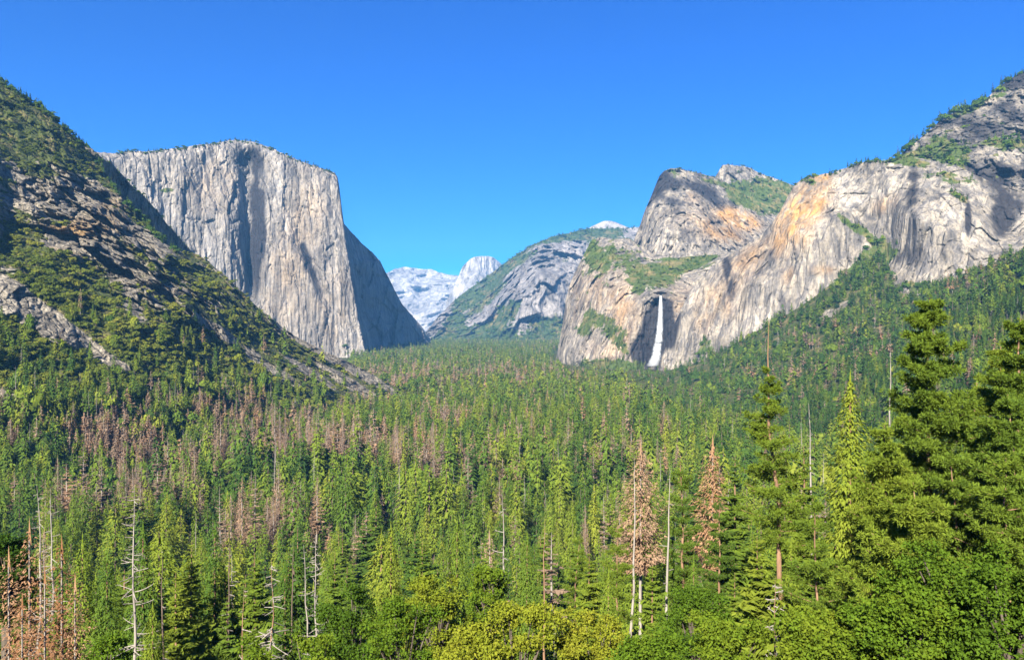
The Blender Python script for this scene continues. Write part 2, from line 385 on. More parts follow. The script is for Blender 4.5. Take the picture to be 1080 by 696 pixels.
EL_SKY = [(60, 160), (120, 162), (145, 160), (165, 159), (185, 157), (205, 154), (225, 152), (240, 149), (255, 148.5), (268, 150), (285, 156), (297, 161), (310, 167), (325, 173), (340, 178), (352, 182), (356, 186), (358, 196), (361, 222), (363, 236), (372, 247), (383, 258), (393, 266), (401, 275), (408, 289), (416, 306), (424, 320), (434, 333), (444, 345), (451, 355), (456, 368), (459, 380)]
elcap = Mass("granite_monolith", "huge sheer pale granite monolith with its right flank in blue shade", "cliff", EL_SKY,
    [(60, 420), (390, 410), (459, 392)],
    [(60, 160, 3150), (120, 162, 3330), (120, 300, 3180), (60, 420, 3000), (200, 155, 3560), (200, 300, 3420), (200, 410, 3330), (250, 149, 3760), (250, 300, 3560), (250, 400, 3480),
     (300, 162, 3800), (300, 280, 3640), (300, 400, 3560), (340, 178, 3880), (356, 186, 3890), (364, 250, 3830), (374, 320, 3780), (390, 382, 3740), (345, 300, 3700), (350, 400, 3650), (440, 340, 3950), (459, 392, 3950)],
    M_ELCAP, 0.9, elcap_disp,
    lambda px, py, P: mk(np.clip(blobs(px, py, [(150, 160, 60, 5, 0, .45), (320, 170, 50, 5, 28, .4), (176, 201, 10, 3, -5, .75), (400, 375, 60, 18, 10, .5), (445, 372, 30, 20, 10, .5)]) + 0.1*fbm(P, 80, 3), 0, 1),
        blobs(px, py, [(225, 195, 30, 30, 0, .3), (305, 290, 30, 60, 10, .45), (325, 215, 20, 40, 0, .4), (350, 330, 20, 50, 10, .35)]),
        np.clip(0.20+0.65*fbm(P, (48, 48, 1100), 4)+0.6*fbm(P, (190, 190, 420), 3), 0, .58)+blobs(px, py, [(272, 210, 11, 50, 0, .75), (268, 280, 16, 50, 5, .5), (260, 165, 14, 14, 0, .5), (347, 200, 8, 30, 0, .35), (328, 285, 4, 36, -18, .55), (290, 360, 26, 30, 0, .25)])),  # long dark stripe: painted shade of the recess together with dark diorite
    (900, -0.02), 1.1, 16)

# --- far bright peaks
clouds = Mass("bare_granite_ridge", "far pale bare granite ridge at the head of the valley", "mountain",
    [(380, 300), (400, 293), (408, 288), (416, 284), (426, 281.5), (436, 282.5), (446, 284), (455, 284), (462, 287), (470, 289), (485, 291), (500, 296), (540, 300)],
    [(380, 400), (540, 400)],
    [(380, 300, 16500), (380, 400, 14500), (430, 281, 17000), (430, 340, 15500), (430, 400, 14500), (485, 291, 16800), (485, 340, 15000), (540, 300, 16500), (540, 400, 14500)],
    M_FAR, 0.9, lambda P, px, py, m: -520*ridged(P, (1100, 700, 2600), 3) - 60*ridged(P, (220, 220, 900), 3),
    lambda px, py, P: mk(np.clip(0.02+blobs(px, py, [(432, 310, 40, 8, 20, .3)])+0.25*fbm(P, 300, 3), 0, 1), 0*px, 0*px), (2500, 0.2), 0.7, 24)
dome = Mass("half_round_dome", "far pale granite dome with one rounded side and one cut cliff", "mountain",
    [(470, 320), (478, 302), (483, 293), (486, 285), (488, 281), (492, 277), (496, 273), (500, 271), (508, 270), (516, 270.5), (521, 272), (526, 276), (532, 281), (550, 300), (570, 330)],
    [(470, 360), (570, 360)],
    [(470, 320, 12900), (478, 340, 12600), (486, 285, 13000), (488, 320, 12600), (500, 271, 13000), (500, 300, 12750), (500, 340, 12400), (516, 270, 13150), (518, 300, 13000), (530, 281, 13500), (550, 300, 13800), (570, 360, 13900)],
    M_FAR, 0.7, lambda P, px, py, m: -60*ridged(P, (300, 300, 900), 3) - 30*ridged(P, (90, 90, 200), 3),
    lambda px, py, P: mk(0*px+0.05, 0*px, blobs(px, py, [(489, 300, 4, 14, 0, .25)])), (900, 0.5), 0.25, 20)

# --- mid-valley wooded mountain with grey buttresses
def sent_mask(px, py, P):
    top = curve(SENT_SKY, px)
    veg = blobs(px, py, [(505, 312, 32, 16, -42, .95), (545, 278, 32, 12, -30, .8), (600, 249, 60, 6, -8, .75), (640, 250, 50, 10, 10, .6), (510, 355, 60, 14, -10, .9), (570, 350, 50, 16, -10, .8), (480, 340, 22, 12, -45, .7), (530, 335, 12, 26, 35, .7),
                         (500, 372, 80, 8, 0, .9), (600, 360, 40, 24, 0, .5), (545, 320, 8, 40, 25, .4)], 0.08) + 0.5*fbm(P, 200, 5)+0.2*fbm(P, 60, 3) - blobs(px, py, [(560, 300, 28, 32, 0, .5), (500, 334, 26, 9, -12, .5), (546, 342, 16, 14, 0, .6)])
    return mk(np.clip(veg, 0, 1), 0*px, blobs(px, py, [(573, 285, 3, 16, -10, .6), (612, 300, 4, 30, -15, .4)]))
SENT_SKY = [(430, 372), (447, 352), (455, 343), (462, 334), (472, 324), (482, 314), (492, 307), (503, 299), (515, 290), (525, 283), (536, 275), (548, 267), (560, 259), (572, 254), (585, 249), (600, 246), (620, 241), (640, 241), (660, 241), (690, 238), (720, 236)]
sent = Mass("wooded_mountain", "hazy wooded mountain with grey granite buttresses closing the valley", "mountain", SENT_SKY,
    [(430, 395), (720, 395)],
    [(430, 372, 6900), (430, 395, 6700), (470, 325, 7500), (470, 380, 6500), (515, 290, 7900), (510, 340, 7000), (510, 385, 6200), (548, 267, 7700), (545, 320, 6600), (545, 385, 6000), (572, 254, 7600), (572, 290, 6700), (580, 340, 6500), (580, 390, 6000),
     (620, 241, 8000), (620, 290, 7000), (620, 390, 6000), (720, 236, 8200), (720, 395, 6000)],
    M_SENT, 0.9, lambda P, px, py, m: (-190*ridged(P, (420, 420, 1500), 3, 0.2) - 95*ridged(P, (130, 130, 700), 3) - 34*ridged(P, (40, 40, 200), 3) - 70*cells(P, (170, 170, 900), 7, 0.5)[0])*(1-0.55*m[..., 0]),
    sent_mask, (1500, 0.15), 0.6, 26)
snow = Mass("bald_summit", "small pale bald summit peeping above the wooded mountain", "mountain",
    [(600, 250), (612, 245), (622, 240), (630, 236), (636, 233.5), (643, 233), (650, 235), (657, 238), (670, 243), (690, 248)],
    [(600, 262), (690, 262)],
    [(600, 250, 9200), (640, 233, 9600), (640, 262, 9000), (690, 248, 9300), (690, 262, 9000)],
    M_FAR, 0.7, lambda P, px, py, m: -60*ridged(P, (240, 240, 400), 4), lambda px, py, P: mk(np.clip(0.12+0.5*fbm(P, 90, 3), 0, 1), 0*px, 0*px), (900, 0.5), 0.4, 16)

# --- right side: middle and upper rocks, lower rock, leaning wall, far right summit
def rock_disp(a=1.0, zs=1.0, led=1.0):
    def f(P, px, py, m):
        c1, e1 = cells(P, (55, 55, 240*zs), 5, 0.5); c2, e2 = cells(P, (18, 18, 85*zs), 6, 0.5)
        return a*(-9*c1 - 4.5*c2 + 6*e1 + 3*e2) + g(P, px, py, m)
    g = lambda P, px, py, m: a*(-30*ridged(P, (160, 160, 420*zs), 3, 0.7) - 15*ridged(P, (50, 50, 150*zs), 3) - 6*ridged(P, (16, 16, 55*zs), 3) - 12*led*fbm(P, (120, 120, 30), 3))
    return f
upper = Mass("rock_summit", "small wooded rock summit behind the reddish grey peak", "mountain",
    [(735, 200), (752, 190), (758, 180), (761, 175), (768, 173.5), (776, 175), (786, 176), (796, 180), (808, 185), (822, 190), (836, 195), (860, 200)],
    [(735, 260), (860, 260)],
    [(735, 200, 4300), (735, 260, 4100), (765, 174, 4400), (765, 260, 4100), (800, 182, 4500), (800, 260, 4050), (860, 200, 4500), (860, 260, 4050)],
    M_CATH, 0.8, rock_disp(1.0), lambda px, py, P: mk(np.clip(blobs(px, py, [(800, 208, 40, 16, 10, 1.0), (820, 198, 30, 10, 20, .6)])+0.6*fbm(P, 60, 4)+0.15, 0, 1), 0*px, np.clip(0.5+0.4*fbm(P, 60, 3), 0, .7)), (600, 0.5), 0.8, 14)
middle = Mass("granite_peak", "blunt grey granite peak with a reddish scar above the waterfall", "mountain",
    [(655, 290), (668, 255), (674, 240), (680, 222), (686, 208), (691, 196), (695, 186), (700, 181), (708, 178), (718, 178.5), (728, 181), (740, 184), (752, 187), (764, 192), (778, 200), (795, 214), (815, 226), (850, 240)],
    [(655, 330), (850, 330)],
    [(655, 290, 3750), (655, 330, 3600), (674, 240, 3800), (680, 300, 3500), (695, 186, 3850), (700, 240, 3560), (705, 320, 3300), (728, 181, 3900), (735, 240, 3500), (735, 320, 3250), (764, 192, 4000), (770, 250, 3600), (770, 320, 3200), (815, 226, 4000), (815, 300, 3300), (850, 240, 4000), (850, 330, 3200)],
    M_CATH, 0.9, rock_disp(1.3, 1.6, 0.7),
    lambda px, py, P: mk(np.clip(blobs(px, py, [(720, 290, 34, 12, -8, .9), (705, 183, 18, 6, 0, .5), (755, 192, 30, 4, 12, .6), (800, 212, 34, 14, 15, .9), (780, 205, 20, 8, 20, .7)])+0.4*fbm(P, 60, 4)+0.15*fbm(P, 20, 3), 0, 1),
        blobs(px, py, [(779, 231, 22, 9, 20, 1.9), (760, 245, 24, 9, 20, .9), (730, 208, 8, 10, 0, .3), (745, 235, 40, 20, 10, .22)]), np.clip(0.5+0.5*fbm(P, (90, 90, 200), 4)+blobs(px, py, [(700, 195, 20, 18, 0, .5), (758, 212, 40, 10, 30, .4)])-blobs(px, py, [(779, 231, 24, 11, 20, .9), (735, 232, 12, 8, 0, .5), (700, 260, 14, 20, 0, .4)]), 0, 1)), (700, 0.4), 0.8, 16)
def lower_disp(P, px, py, m):
    d = rock_disp(1.0, 1.6, 0.6)(P, px, py, m)
    return d + 95*np.exp(-((px-692-(py-345)*-0.1)/11)**2)*smooth(306, 325, py)    # the waterfall's alcove
LOW_SKY = [(583, 392), (587, 376), (590, 360), (594, 338), (597, 315), (601, 300), (606, 288), (613, 274), (619, 262), (624, 253), (634, 250), (645, 252), (655, 252), (664, 252), (676, 260), (690, 268), (710, 272), (735, 270), (760, 268), (780, 266), (800, 270)]
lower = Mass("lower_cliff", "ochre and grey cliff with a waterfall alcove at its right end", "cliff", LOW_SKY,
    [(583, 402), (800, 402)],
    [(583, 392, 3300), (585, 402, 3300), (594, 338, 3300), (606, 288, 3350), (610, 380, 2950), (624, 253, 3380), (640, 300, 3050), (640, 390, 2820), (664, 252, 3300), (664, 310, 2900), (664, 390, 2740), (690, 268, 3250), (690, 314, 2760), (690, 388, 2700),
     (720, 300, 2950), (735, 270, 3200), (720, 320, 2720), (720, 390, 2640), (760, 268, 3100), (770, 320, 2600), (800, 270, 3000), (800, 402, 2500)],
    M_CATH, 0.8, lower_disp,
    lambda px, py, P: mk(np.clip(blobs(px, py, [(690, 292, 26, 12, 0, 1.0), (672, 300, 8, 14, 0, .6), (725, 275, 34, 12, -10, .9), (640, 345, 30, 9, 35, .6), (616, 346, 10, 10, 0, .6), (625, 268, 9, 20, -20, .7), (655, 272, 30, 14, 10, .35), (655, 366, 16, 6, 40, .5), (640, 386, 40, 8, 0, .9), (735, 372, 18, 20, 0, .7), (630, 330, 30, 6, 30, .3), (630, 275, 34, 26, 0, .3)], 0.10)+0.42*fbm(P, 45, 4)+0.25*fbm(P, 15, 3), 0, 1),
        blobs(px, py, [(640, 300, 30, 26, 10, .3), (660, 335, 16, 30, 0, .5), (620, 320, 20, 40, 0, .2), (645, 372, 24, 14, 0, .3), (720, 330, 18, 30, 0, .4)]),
        np.clip(np.clip(0.34+0.4*fbm(P, (70, 70, 160), 4), 0, .55)+blobs(px, py, [(690, 350, 14, 34, 8, 1.4), (676, 372, 12, 12, 30, 1.0), (704, 345, 8, 24, 0, 1.0), (606, 300, 8, 30, 10, .25), (640, 268, 40, 12, 10, .3)])-blobs(px, py, [(655, 320, 18, 22, 0, .4), (640, 375, 24, 12, 0, .4)]), 0, 1)), (500, 0.35), 0.7, 12)  # alcove: wet stained rock, with shadow painted into its right side
def lean_mask(px, py, P):
    veg = blobs(px, py, [(927, 268, 20, 14, -20, .9), (905, 285, 30, 10, -30, .8), (960, 300, 30, 5, 20, .5), (915, 248, 14, 5, 45, .8), (893, 235, 16, 4, 45, .7), (1000, 188, 40, 6, 10, .6), (960, 170, 20, 6, 10, .7), (850, 192, 14, 6, 0, .5), (935, 172, 18, 4, 0, .6),
                         (1000, 165, 22, 12, 0, .6), (1010, 208, 16, 5, 30, .5), (1062, 150, 16, 8, 0, .6), (1030, 110, 40, 6, -25, .4), (990, 300, 60, 8, -15, .5), (745, 365, 10, 14, 0, .6), (1040, 120, 40, 30, 0, .2)], 0.04) + 0.35*fbm(P, 40, 4)+0.15*fbm(P, 14, 3)
    warm = blobs(px, py, [(853, 215, 26, 18, -45, 1.3), (866, 194, 10, 11, 0, 1.6), (835, 240, 18, 22, -20, 1.0), (822, 262, 10, 14, -20, .6), (785, 280, 22, 18, -15, .35), (765, 315, 20, 22, 0, .4), (935, 215, 16, 8, -30, .6), (830, 290, 8, 10, 0, .5), (800, 265, 30, 10, -30, .4), (865, 285, 16, 5, 0, .4), (740, 330, 10, 26, 0, .4)])
    pale = blobs(px, py, [(985, 225, 30, 22, -20, .6), (915, 210, 26, 14, 20, .5), (850, 250, 26, 40, 0, .6), (775, 340, 40, 16, -20, .55), (885, 200, 14, 22, 0, .4), (1010, 250, 10, 24, 0, .4), (745, 310, 16, 22, 0, .3)])
    dark = np.clip(0.45+0.75*fbm(P, (60, 60, 700), 4)-pale*1.1, 0, .58)+blobs(px, py, [(707, 342, 9, 26, 0, 1.1)])+0.8*blobs(px, py, [(770, 300, 5, 40, -10, .5), (800, 300, 4, 34, 0, .35), (825, 275, 22, 16, 0, .4), (962, 205, 7, 34, 0, .5), (990, 230, 5, 30, 0, .4), (1020, 235, 4, 24, 0, .7), (1062, 220, 18, 40, 0, .6), (1045, 180, 20, 20, 0, .4), (900, 215, 18, 4, 45, .45), (935, 300, 4, 26, 0, .4), (970, 270, 30, 12, 0, .3)])  # first single blob continues the alcove's painted shadow onto this wall
    return mk(np.clip(veg, 0, 1), warm, np.clip(dark, 0, 1))
LEAN_SKY = [(700, 372), (712, 340), (722, 318), (735, 296), (748, 284), (765, 272), (782, 262), (800, 250), (812, 238), (822, 224), (832, 204), (838, 194), (848, 188), (858, 186), (868, 184), (880, 182), (890, 178), (902, 173), (915, 170), (930, 170), (945, 169), (960, 166), (985, 170), (1010, 176), (1040, 190), (1070, 200), (1130, 200), (1240, 180)]
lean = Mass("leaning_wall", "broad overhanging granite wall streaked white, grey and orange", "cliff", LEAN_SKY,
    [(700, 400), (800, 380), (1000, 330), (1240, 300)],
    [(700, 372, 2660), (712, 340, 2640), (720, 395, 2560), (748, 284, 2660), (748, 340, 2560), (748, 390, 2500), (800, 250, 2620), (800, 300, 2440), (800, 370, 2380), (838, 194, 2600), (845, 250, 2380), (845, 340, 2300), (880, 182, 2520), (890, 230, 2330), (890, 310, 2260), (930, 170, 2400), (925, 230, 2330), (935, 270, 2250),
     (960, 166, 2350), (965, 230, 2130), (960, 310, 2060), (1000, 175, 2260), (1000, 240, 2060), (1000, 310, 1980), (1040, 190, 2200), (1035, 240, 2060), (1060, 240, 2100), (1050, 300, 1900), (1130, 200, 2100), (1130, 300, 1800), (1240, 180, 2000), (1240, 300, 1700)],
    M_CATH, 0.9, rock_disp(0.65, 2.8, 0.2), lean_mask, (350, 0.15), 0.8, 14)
summit = Mass("right_summit", "steep grey rocky summit with scattered pines at the picture's right edge", "mountain",
    [(910, 178), (930, 172), (945, 167), (955, 158), (966, 149), (975, 142), (985, 132), (996, 124), (1006, 119), (1018, 116), (1030, 111), (1042, 102), (1052, 93), (1062, 86), (1072, 79), (1085, 73), (1120, 50), (1240, 10)],
    [(910, 230), (1240, 260)],
    [(910, 178, 2560), (910, 230, 2450), (966, 149, 2600), (966, 220, 2400), (1006, 119, 2650), (1010, 180, 2400), (1010, 240, 2300), (1062, 86, 2680), (1062, 150, 2440), (1062, 250, 2240), (1120, 50, 2680), (1120, 260, 2200), (1240, 10, 2600), (1240, 260, 2100)],
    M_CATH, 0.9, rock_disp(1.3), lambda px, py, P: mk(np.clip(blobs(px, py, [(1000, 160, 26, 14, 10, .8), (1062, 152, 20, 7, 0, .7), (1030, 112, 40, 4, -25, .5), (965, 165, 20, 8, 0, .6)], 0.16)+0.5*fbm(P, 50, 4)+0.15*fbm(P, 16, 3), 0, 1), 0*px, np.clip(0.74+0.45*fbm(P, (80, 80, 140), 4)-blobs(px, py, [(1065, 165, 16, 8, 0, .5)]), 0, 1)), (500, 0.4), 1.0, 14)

# --- wooded slope below the right-hand cliffs
SLOPE_SKY = [(588, 407), (600, 402), (620, 397), (665, 393), (700, 392), (735, 382), (760, 370), (790, 354), (815, 340), (840, 326), (860, 312), (880, 298), (900, 286), (918, 276), (930, 272), (938, 280), (943, 302), (955, 313), (968, 311), (985, 304), (1010, 293), (1040, 280), (1080, 262), (1130, 236), (1240, 190)]
slope = Mass("wooded_slope", "long conifer covered slope below the right hand cliffs", "slope", SLOPE_SKY,
    [(588, 409), (640, 414), (740, 460), (870, 500), (1000, 560), (1240, 700)],
    [(570, 397, 2700), (570, 405, 2560), (640, 394, 2680), (640, 412, 2250), (700, 392, 2560), (700, 430, 1640), (735, 382, 2420), (740, 460, 1220), (790, 354, 2280), (790, 400, 1800), (800, 440, 1400), (840, 326, 2160), (840, 380, 1750), (870, 440, 1200), (870, 500, 950), (900, 286, 2150), (930, 272, 2180), (925, 340, 1780),
     (945, 304, 1960), (955, 313, 1930), (960, 380, 1350), (1000, 298, 1850), (1000, 360, 1300), (1000, 440, 850), (1000, 560, 500), (1080, 262, 1650), (1080, 330, 1200), (1080, 440, 720), (1130, 236, 1500), (1240, 190, 1300), (1240, 400, 600), (1240, 700, 250)],
    M_HILL, 1.6, lambda P, px, py, m: -30*ridged(P, (220, 300, 300), 3) + 10*fbm(P, 60, 3), lambda px, py, P: mk(np.clip(0.9-blobs(px, py, [(872, 335, 12, 6, -45, 1.0), (890, 322, 8, 4, -40, .8)]), 0, 1), 0*px, 0*px), (200, 0.5), 0.8, 20)

# ------------------------------------------------------------------ ground sheet: bluff below the camera, valley floor to beyond the mountains
def ground_z(x, y):
    p = np.stack([x, y, 0*x], -1)
    floor = -160 + 8*smooth(1500, 6000, y) + 3*fbm(p, 260, 3)
    bluff = -7 - 0.40*y + 0.06*x - 9*smooth(30, 130, y) + 5*fbm(p, 70, 3)*smooth(10, 80, y)
    bluff = np.minimum(bluff, -5 + 0.1*np.abs(x) + 2*fbm(p, 40, 2))
    k = 9.0
    return k*np.logaddexp(floor/k, bluff/k)
rows = np.concatenate([np.linspace(-380, 600, 150), 600*np.power(25000/600, np.linspace(0, 1, 110))[1:]])
aa = np.linspace(-1.35, 1.35, 240)
GX = aa[None]*(rows[:, None]+450); GY = np.broadcast_to(rows[:, None], GX.shape)
GZ = ground_z(GX, GY)
i = np.arange(GX.size).reshape(GX.shape)
T = np.stack([i[:-1, :-1], i[:-1, 1:], i[1:, 1:], i[1:, :-1]], -1).reshape(-1, 4)
g = link("ground", mesh_np("ground", np.stack([GX, GY, GZ], -1).reshape(-1, 3), T, [M_FLOOR], smooth_shade=True, quads=True))
tag(g, "valley floor and the bluff that drops from the viewpoint", "ground", None, "structure")

# ------------------------------------------------------------------ plant shapes (numpy triangles)
class Geo:
    def __init__(s): s.V = []; s.T = []; s.n = 0
    def add(s, V, T):
        V = np.asarray(V, float).reshape(-1, 3); s.V.append(V); s.T.append(np.asarray(T, int).reshape(-1, 3)+s.n); s.n += len(V)
    def tube(s, pts, rad, seg=5):
        pts = np.asarray(pts, float); n = len(pts)
        d = np.gradient(pts, axis=0); d /= np.linalg.norm(d, axis=1)[:, None]+1e-9
        ref = np.where(np.abs(d[:, 2:3]) > 0.9, np.array([[1., 0, 0]]), np.array([[0, 0, 1.]]))
        u = np.cross(d, ref); u /= np.linalg.norm(u, axis=1)[:, None]; v = np.cross(d, u)
        a = np.arange(seg)*2*math.pi/seg
        V = pts[:, None]+np.asarray(rad)[:, None, None]*(u[:, None]*np.cos(a)[None, :, None]+v[:, None]*np.sin(a)[None, :, None])
        i = np.arange(n*seg).reshape(n, seg); j = np.roll(i, -1, 1)
        q = np.stack([i[:-1], j[:-1], j[1:]], -1).reshape(-1, 3); q2 = np.stack([i[:-1], j[1:], i[1:]], -1).reshape(-1, 3)
        s.add(V.reshape(-1, 3), np.concatenate([q, q2]))
    def tris(s, A, B, C):
        n = len(A); V = np.stack([A, B, C], 1).reshape(-1, 3); s.add(V, np.arange(3*n).reshape(n, 3))
    def get(s):
        if not s.V: return np.zeros((0, 3)), np.zeros((0, 3), int)
        return np.concatenate(s.V), np.concatenate(s.T)

def rnd_dirs(r, n):
    d = r.normal(size=(n, 3)); return d/np.linalg.norm(d, axis=1)[:, None]

def trunk_geo(r, H, r0, seg=6, lean=0.05, n=8, top=1.0):
    g = Geo(); t = np.linspace(0, top, n)
    off = np.cumsum(r.normal(size=(n, 2))*lean*H/n, 0); off -= off[0]
    pts = np.stack([off[:, 0], off[:, 1], t*H], 1); pts[0, 2] = -1.5
    g.tube(pts, r0*(1-t)**0.8*0.95+r0*0.05, seg)
    return g, pts

def far_conifer(r, layers=8, per=5, wid=0.16, cb=0.08):
    """height 1: whorls of drooping kite-shaped sprays"""
    g = Geo(); A = []; B = []; C = []
    for k in range(layers):
        z = cb+(1-cb)*(k/layers)**0.95; rad = wid*(1-z)**0.75*r.uniform(0.8, 1.2)+0.012
        a0 = r.uniform(0, 6.28)
        for b in range(per):
            if r.random() < 0.08: continue
            a = a0+b*6.283/per+r.normal()*0.25; L = rad*r.uniform(0.7, 1.3)
            dz = (1-cb)/layers
            d = np.array([math.cos(a), math.sin(a), 0]); sd_ = np.array([-d[1], d[0], 0])
            wv = L*math.sin(3.14/per)*r.uniform(0.8, 1.25)
            p0 = np.array([0, 0, z+dz*r.uniform(0.9, 1.6)]); tip = d*L+np.array([0, 0, z-dz*r.uniform(0, .5)])
            mid = d*L*0.6+np.array([0, 0, z+dz*0.3])
            A += [p0, tip]; B += [mid+sd_*wv, mid-sd_*wv]; C += [mid-sd_*wv, mid+sd_*wv]
    A.append(np.array([0, 0, 1.03])); B.append(np.array([0.012, 0, 0.9])); C.append(np.array([-0.012, 0.006, 0.9]))
    g.tris(np.array(A), np.array(B), np.array(C))
    t = Geo(); t.tube([[0, 0, -0.03], [0, 0, 0.9]], [0.011, 0.004], 3)
    return g.get(), t.get()

def plume(r, n=220, wid=0.13, cb=0.06, size=0.055, blunt=0.7, ragged=0.3, droop=0.6):
    """conifer crown of height 1 made of many small drooping sprays round a lumpy cone"""
    z = cb+(1-cb)*(1-np.sqrt(r.random(n))*0.999) if n < 120 else cb+(1-cb)*(1-r.random(n)**0.62)
    a = r.uniform(0, 6.283, n)
    q = np.stack([np.cos(a)*1.6, np.sin(a)*1.6, z*11], -1)
    lump = perlin(q[:, 0]+r.uniform(0, 99), q[:, 1], q[:, 2])
    Rz = wid*(1-z)**blunt*(1+ragged*1.6*lump)*np.minimum(1, (z-cb)*7+0.45)+0.006
    rr = Rz*np.sqrt(r.uniform(0.18, 1.05, n))
    d = np.stack([np.cos(a), np.sin(a), 0*a], -1)
    p = d*rr[:, None]; p[:, 2] = z
    s_ = size*r.uniform(0.6, 1.4, (n, 1))*(0.45+0.55*(1-z))[:, None]
    dr = d*r.uniform(0.5, 1.1, (n, 1))+np.array([0, 0, -droop])*r.uniform(0.3, 1.5, (n, 1))+r.normal(size=(n, 3))*0.25
    dr /= np.linalg.norm(dr, axis=1)[:, None]
    sd_ = np.stack([-d[:, 1], d[:, 0], 0*a], -1)+r.normal(size=(n, 3))*0.35
    g = Geo()
    p0 = p-dr*s_*0.4+np.array([0, 0, 0.25])*s_
    g.tris(p0+sd_*s_*0.30, p0-sd_*s_*0.30, p+dr*s_*0.9)
    g.tris(np.array([[0, 0, 1.04]]), np.array([[0.008, 0, 0.93]]), np.array([[-0.008, 0.004, 0.93]]))
    t = Geo(); t.tube([[0, 0, -0.03], [0, 0, 0.95]], [0.011, 0.003], 4)
    return g.get(), t.get()

def far_dead(r, n=26, wid=0.12, cb=0.2):
    """dead conifer, thin twiggy sprays"""
    g = Geo(); A = []; B = []; C = []
    for k in range(n):
        z = cb+(1-cb)*r.random()**1.1; L = wid*(1-z)**0.6*r.uniform(0.6, 1.2)+0.01; a = r.uniform(0, 6.28)
        d = np.array([math.cos(a), math.sin(a), r.uniform(-0.5, 0.35)])*L; sd_ = np.array([-d[1], d[0], 0]); sd_ = sd_*0.22+np.array([0, 0, 0.010*r.normal()])
        p = np.array([0, 0, z])
        A.append(p); B.append(p+d+sd_); C.append(p+d-sd_)
        A.append(p+d*0.4); B.append(p+d*0.9+np.array([0, 0, 0.03])); C.append(p+d*0.9+np.array([0, 0, -0.035]))
    g.tris(np.array(A), np.array(B), np.array(C))
    t = Geo(); t.tube([[0, 0, -0.03], [0, 0, 1.0]], [0.011, 0.002], 3)
    return g.get(), t.get()

def far_bush(r, n=60, sq=0.75, ls=1.0):
    """round leafy clump, radius 1"""
    g = Geo(); nb = 5
    c = r.normal(size=(nb, 3))*np.array([0.42, 0.42, 0.22])+np.array([0, 0, 0.5]); c[0] = (0, 0, 0.6)
    rad = r.uniform(0.4, 0.7, nb)
    d = rnd_dirs(r, n); d[:, 2] = np.abs(d[:, 2])*1.0-0.15
    k = r.integers(0, nb, n)
    p = c[k]+d*rad[k][:, None]*r.uniform(0.7, 1.05, (n, 1)); p[:, 2] *= sq
    nn = d+rnd_dirs(r, n)*0.6; nn /= np.linalg.norm(nn, axis=1)[:, None]
    u = np.cross(nn, rnd_dirs(r, n)); u /= np.linalg.norm(u, axis=1)[:, None]; v = np.cross(nn, u)
    s_ = ls*r.uniform(0.16, 0.30, (n, 1))
    g.tris(p+u*s_, p-u*s_*0.6+v*s_*0.9, p-u*s_*0.6-v*s_*0.9)
    return g.get()

def fir(r, H=1.0, whorls=30, per=6, wid=0.15, cb=0.1, sprays=9, dens=1.0, droop=0.25, SW=0.42):
    """detailed fir or cedar, height 1: boughs of overlapping flat sprays"""
    A = []; B = []; C = []; lim = Geo()
    asym = r.uniform(0, 6.28)
    for k in range(whorls):
        f = (k+r.uniform(-.3, .3))/whorls; z = cb+(1-cb)*max(f, 0)
        rad = wid*((1-z)**0.72)*(0.75+0.45*math.sin(k*1.7+asym)**2)+0.008
        if f < 0.12: rad *= 0.55+3.5*f
        for b in range(per):
            if r.random() > dens: continue
            a = r.uniform(0, 6.283); L = rad*r.uniform(0.55, 1.2)*(1+0.15*math.cos(a-asym))
            up = 0.35*z-droop*(1-z)+r.normal()*0.12
            d = np.array([math.cos(a), math.sin(a), 0]); sd_ = np.array([-d[1], d[0], 0])
            t = np.linspace(0.12, 1, sprays)[:, None]
            axis = np.array([0, 0, z])+d*L*t+np.array([0, 0, 1.])*(up*L*t+0.22*L*t*t*(0.5-z*0.3)-0.1*L*t**3)
            w_ = L*(SW*(1-t*0.75)+0.08)*r.uniform(0.7, 1.3, (sprays, 1))
            fwd = d*L*0.26
            for sgn in (-1, 1):
                j = r.normal(size=(sprays, 3))*L*0.06
                tip = axis+sd_*sgn*w_+fwd*(1.0-0.3*t)+np.array([0, 0, -1.])*w_*r.uniform(-0.1, 0.5, (sprays, 1))+j
                A.append(axis-fwd*0.25+j*0.5+np.array([0, 0, 0.012])*L); B.append(axis+fwd*0.75+np.array([0, 0, .1])*w_*r.normal(size=(sprays, 1))); C.append(tip)
    A = np.concatenate(A); B = np.concatenate(B); C = np.concatenate(C)
    g = Geo(); g.tris(A, B, C)
    t, _ = trunk_geo(r, 1.0, 0.0125, 6, 0.012)
    return g.get(), t.get()

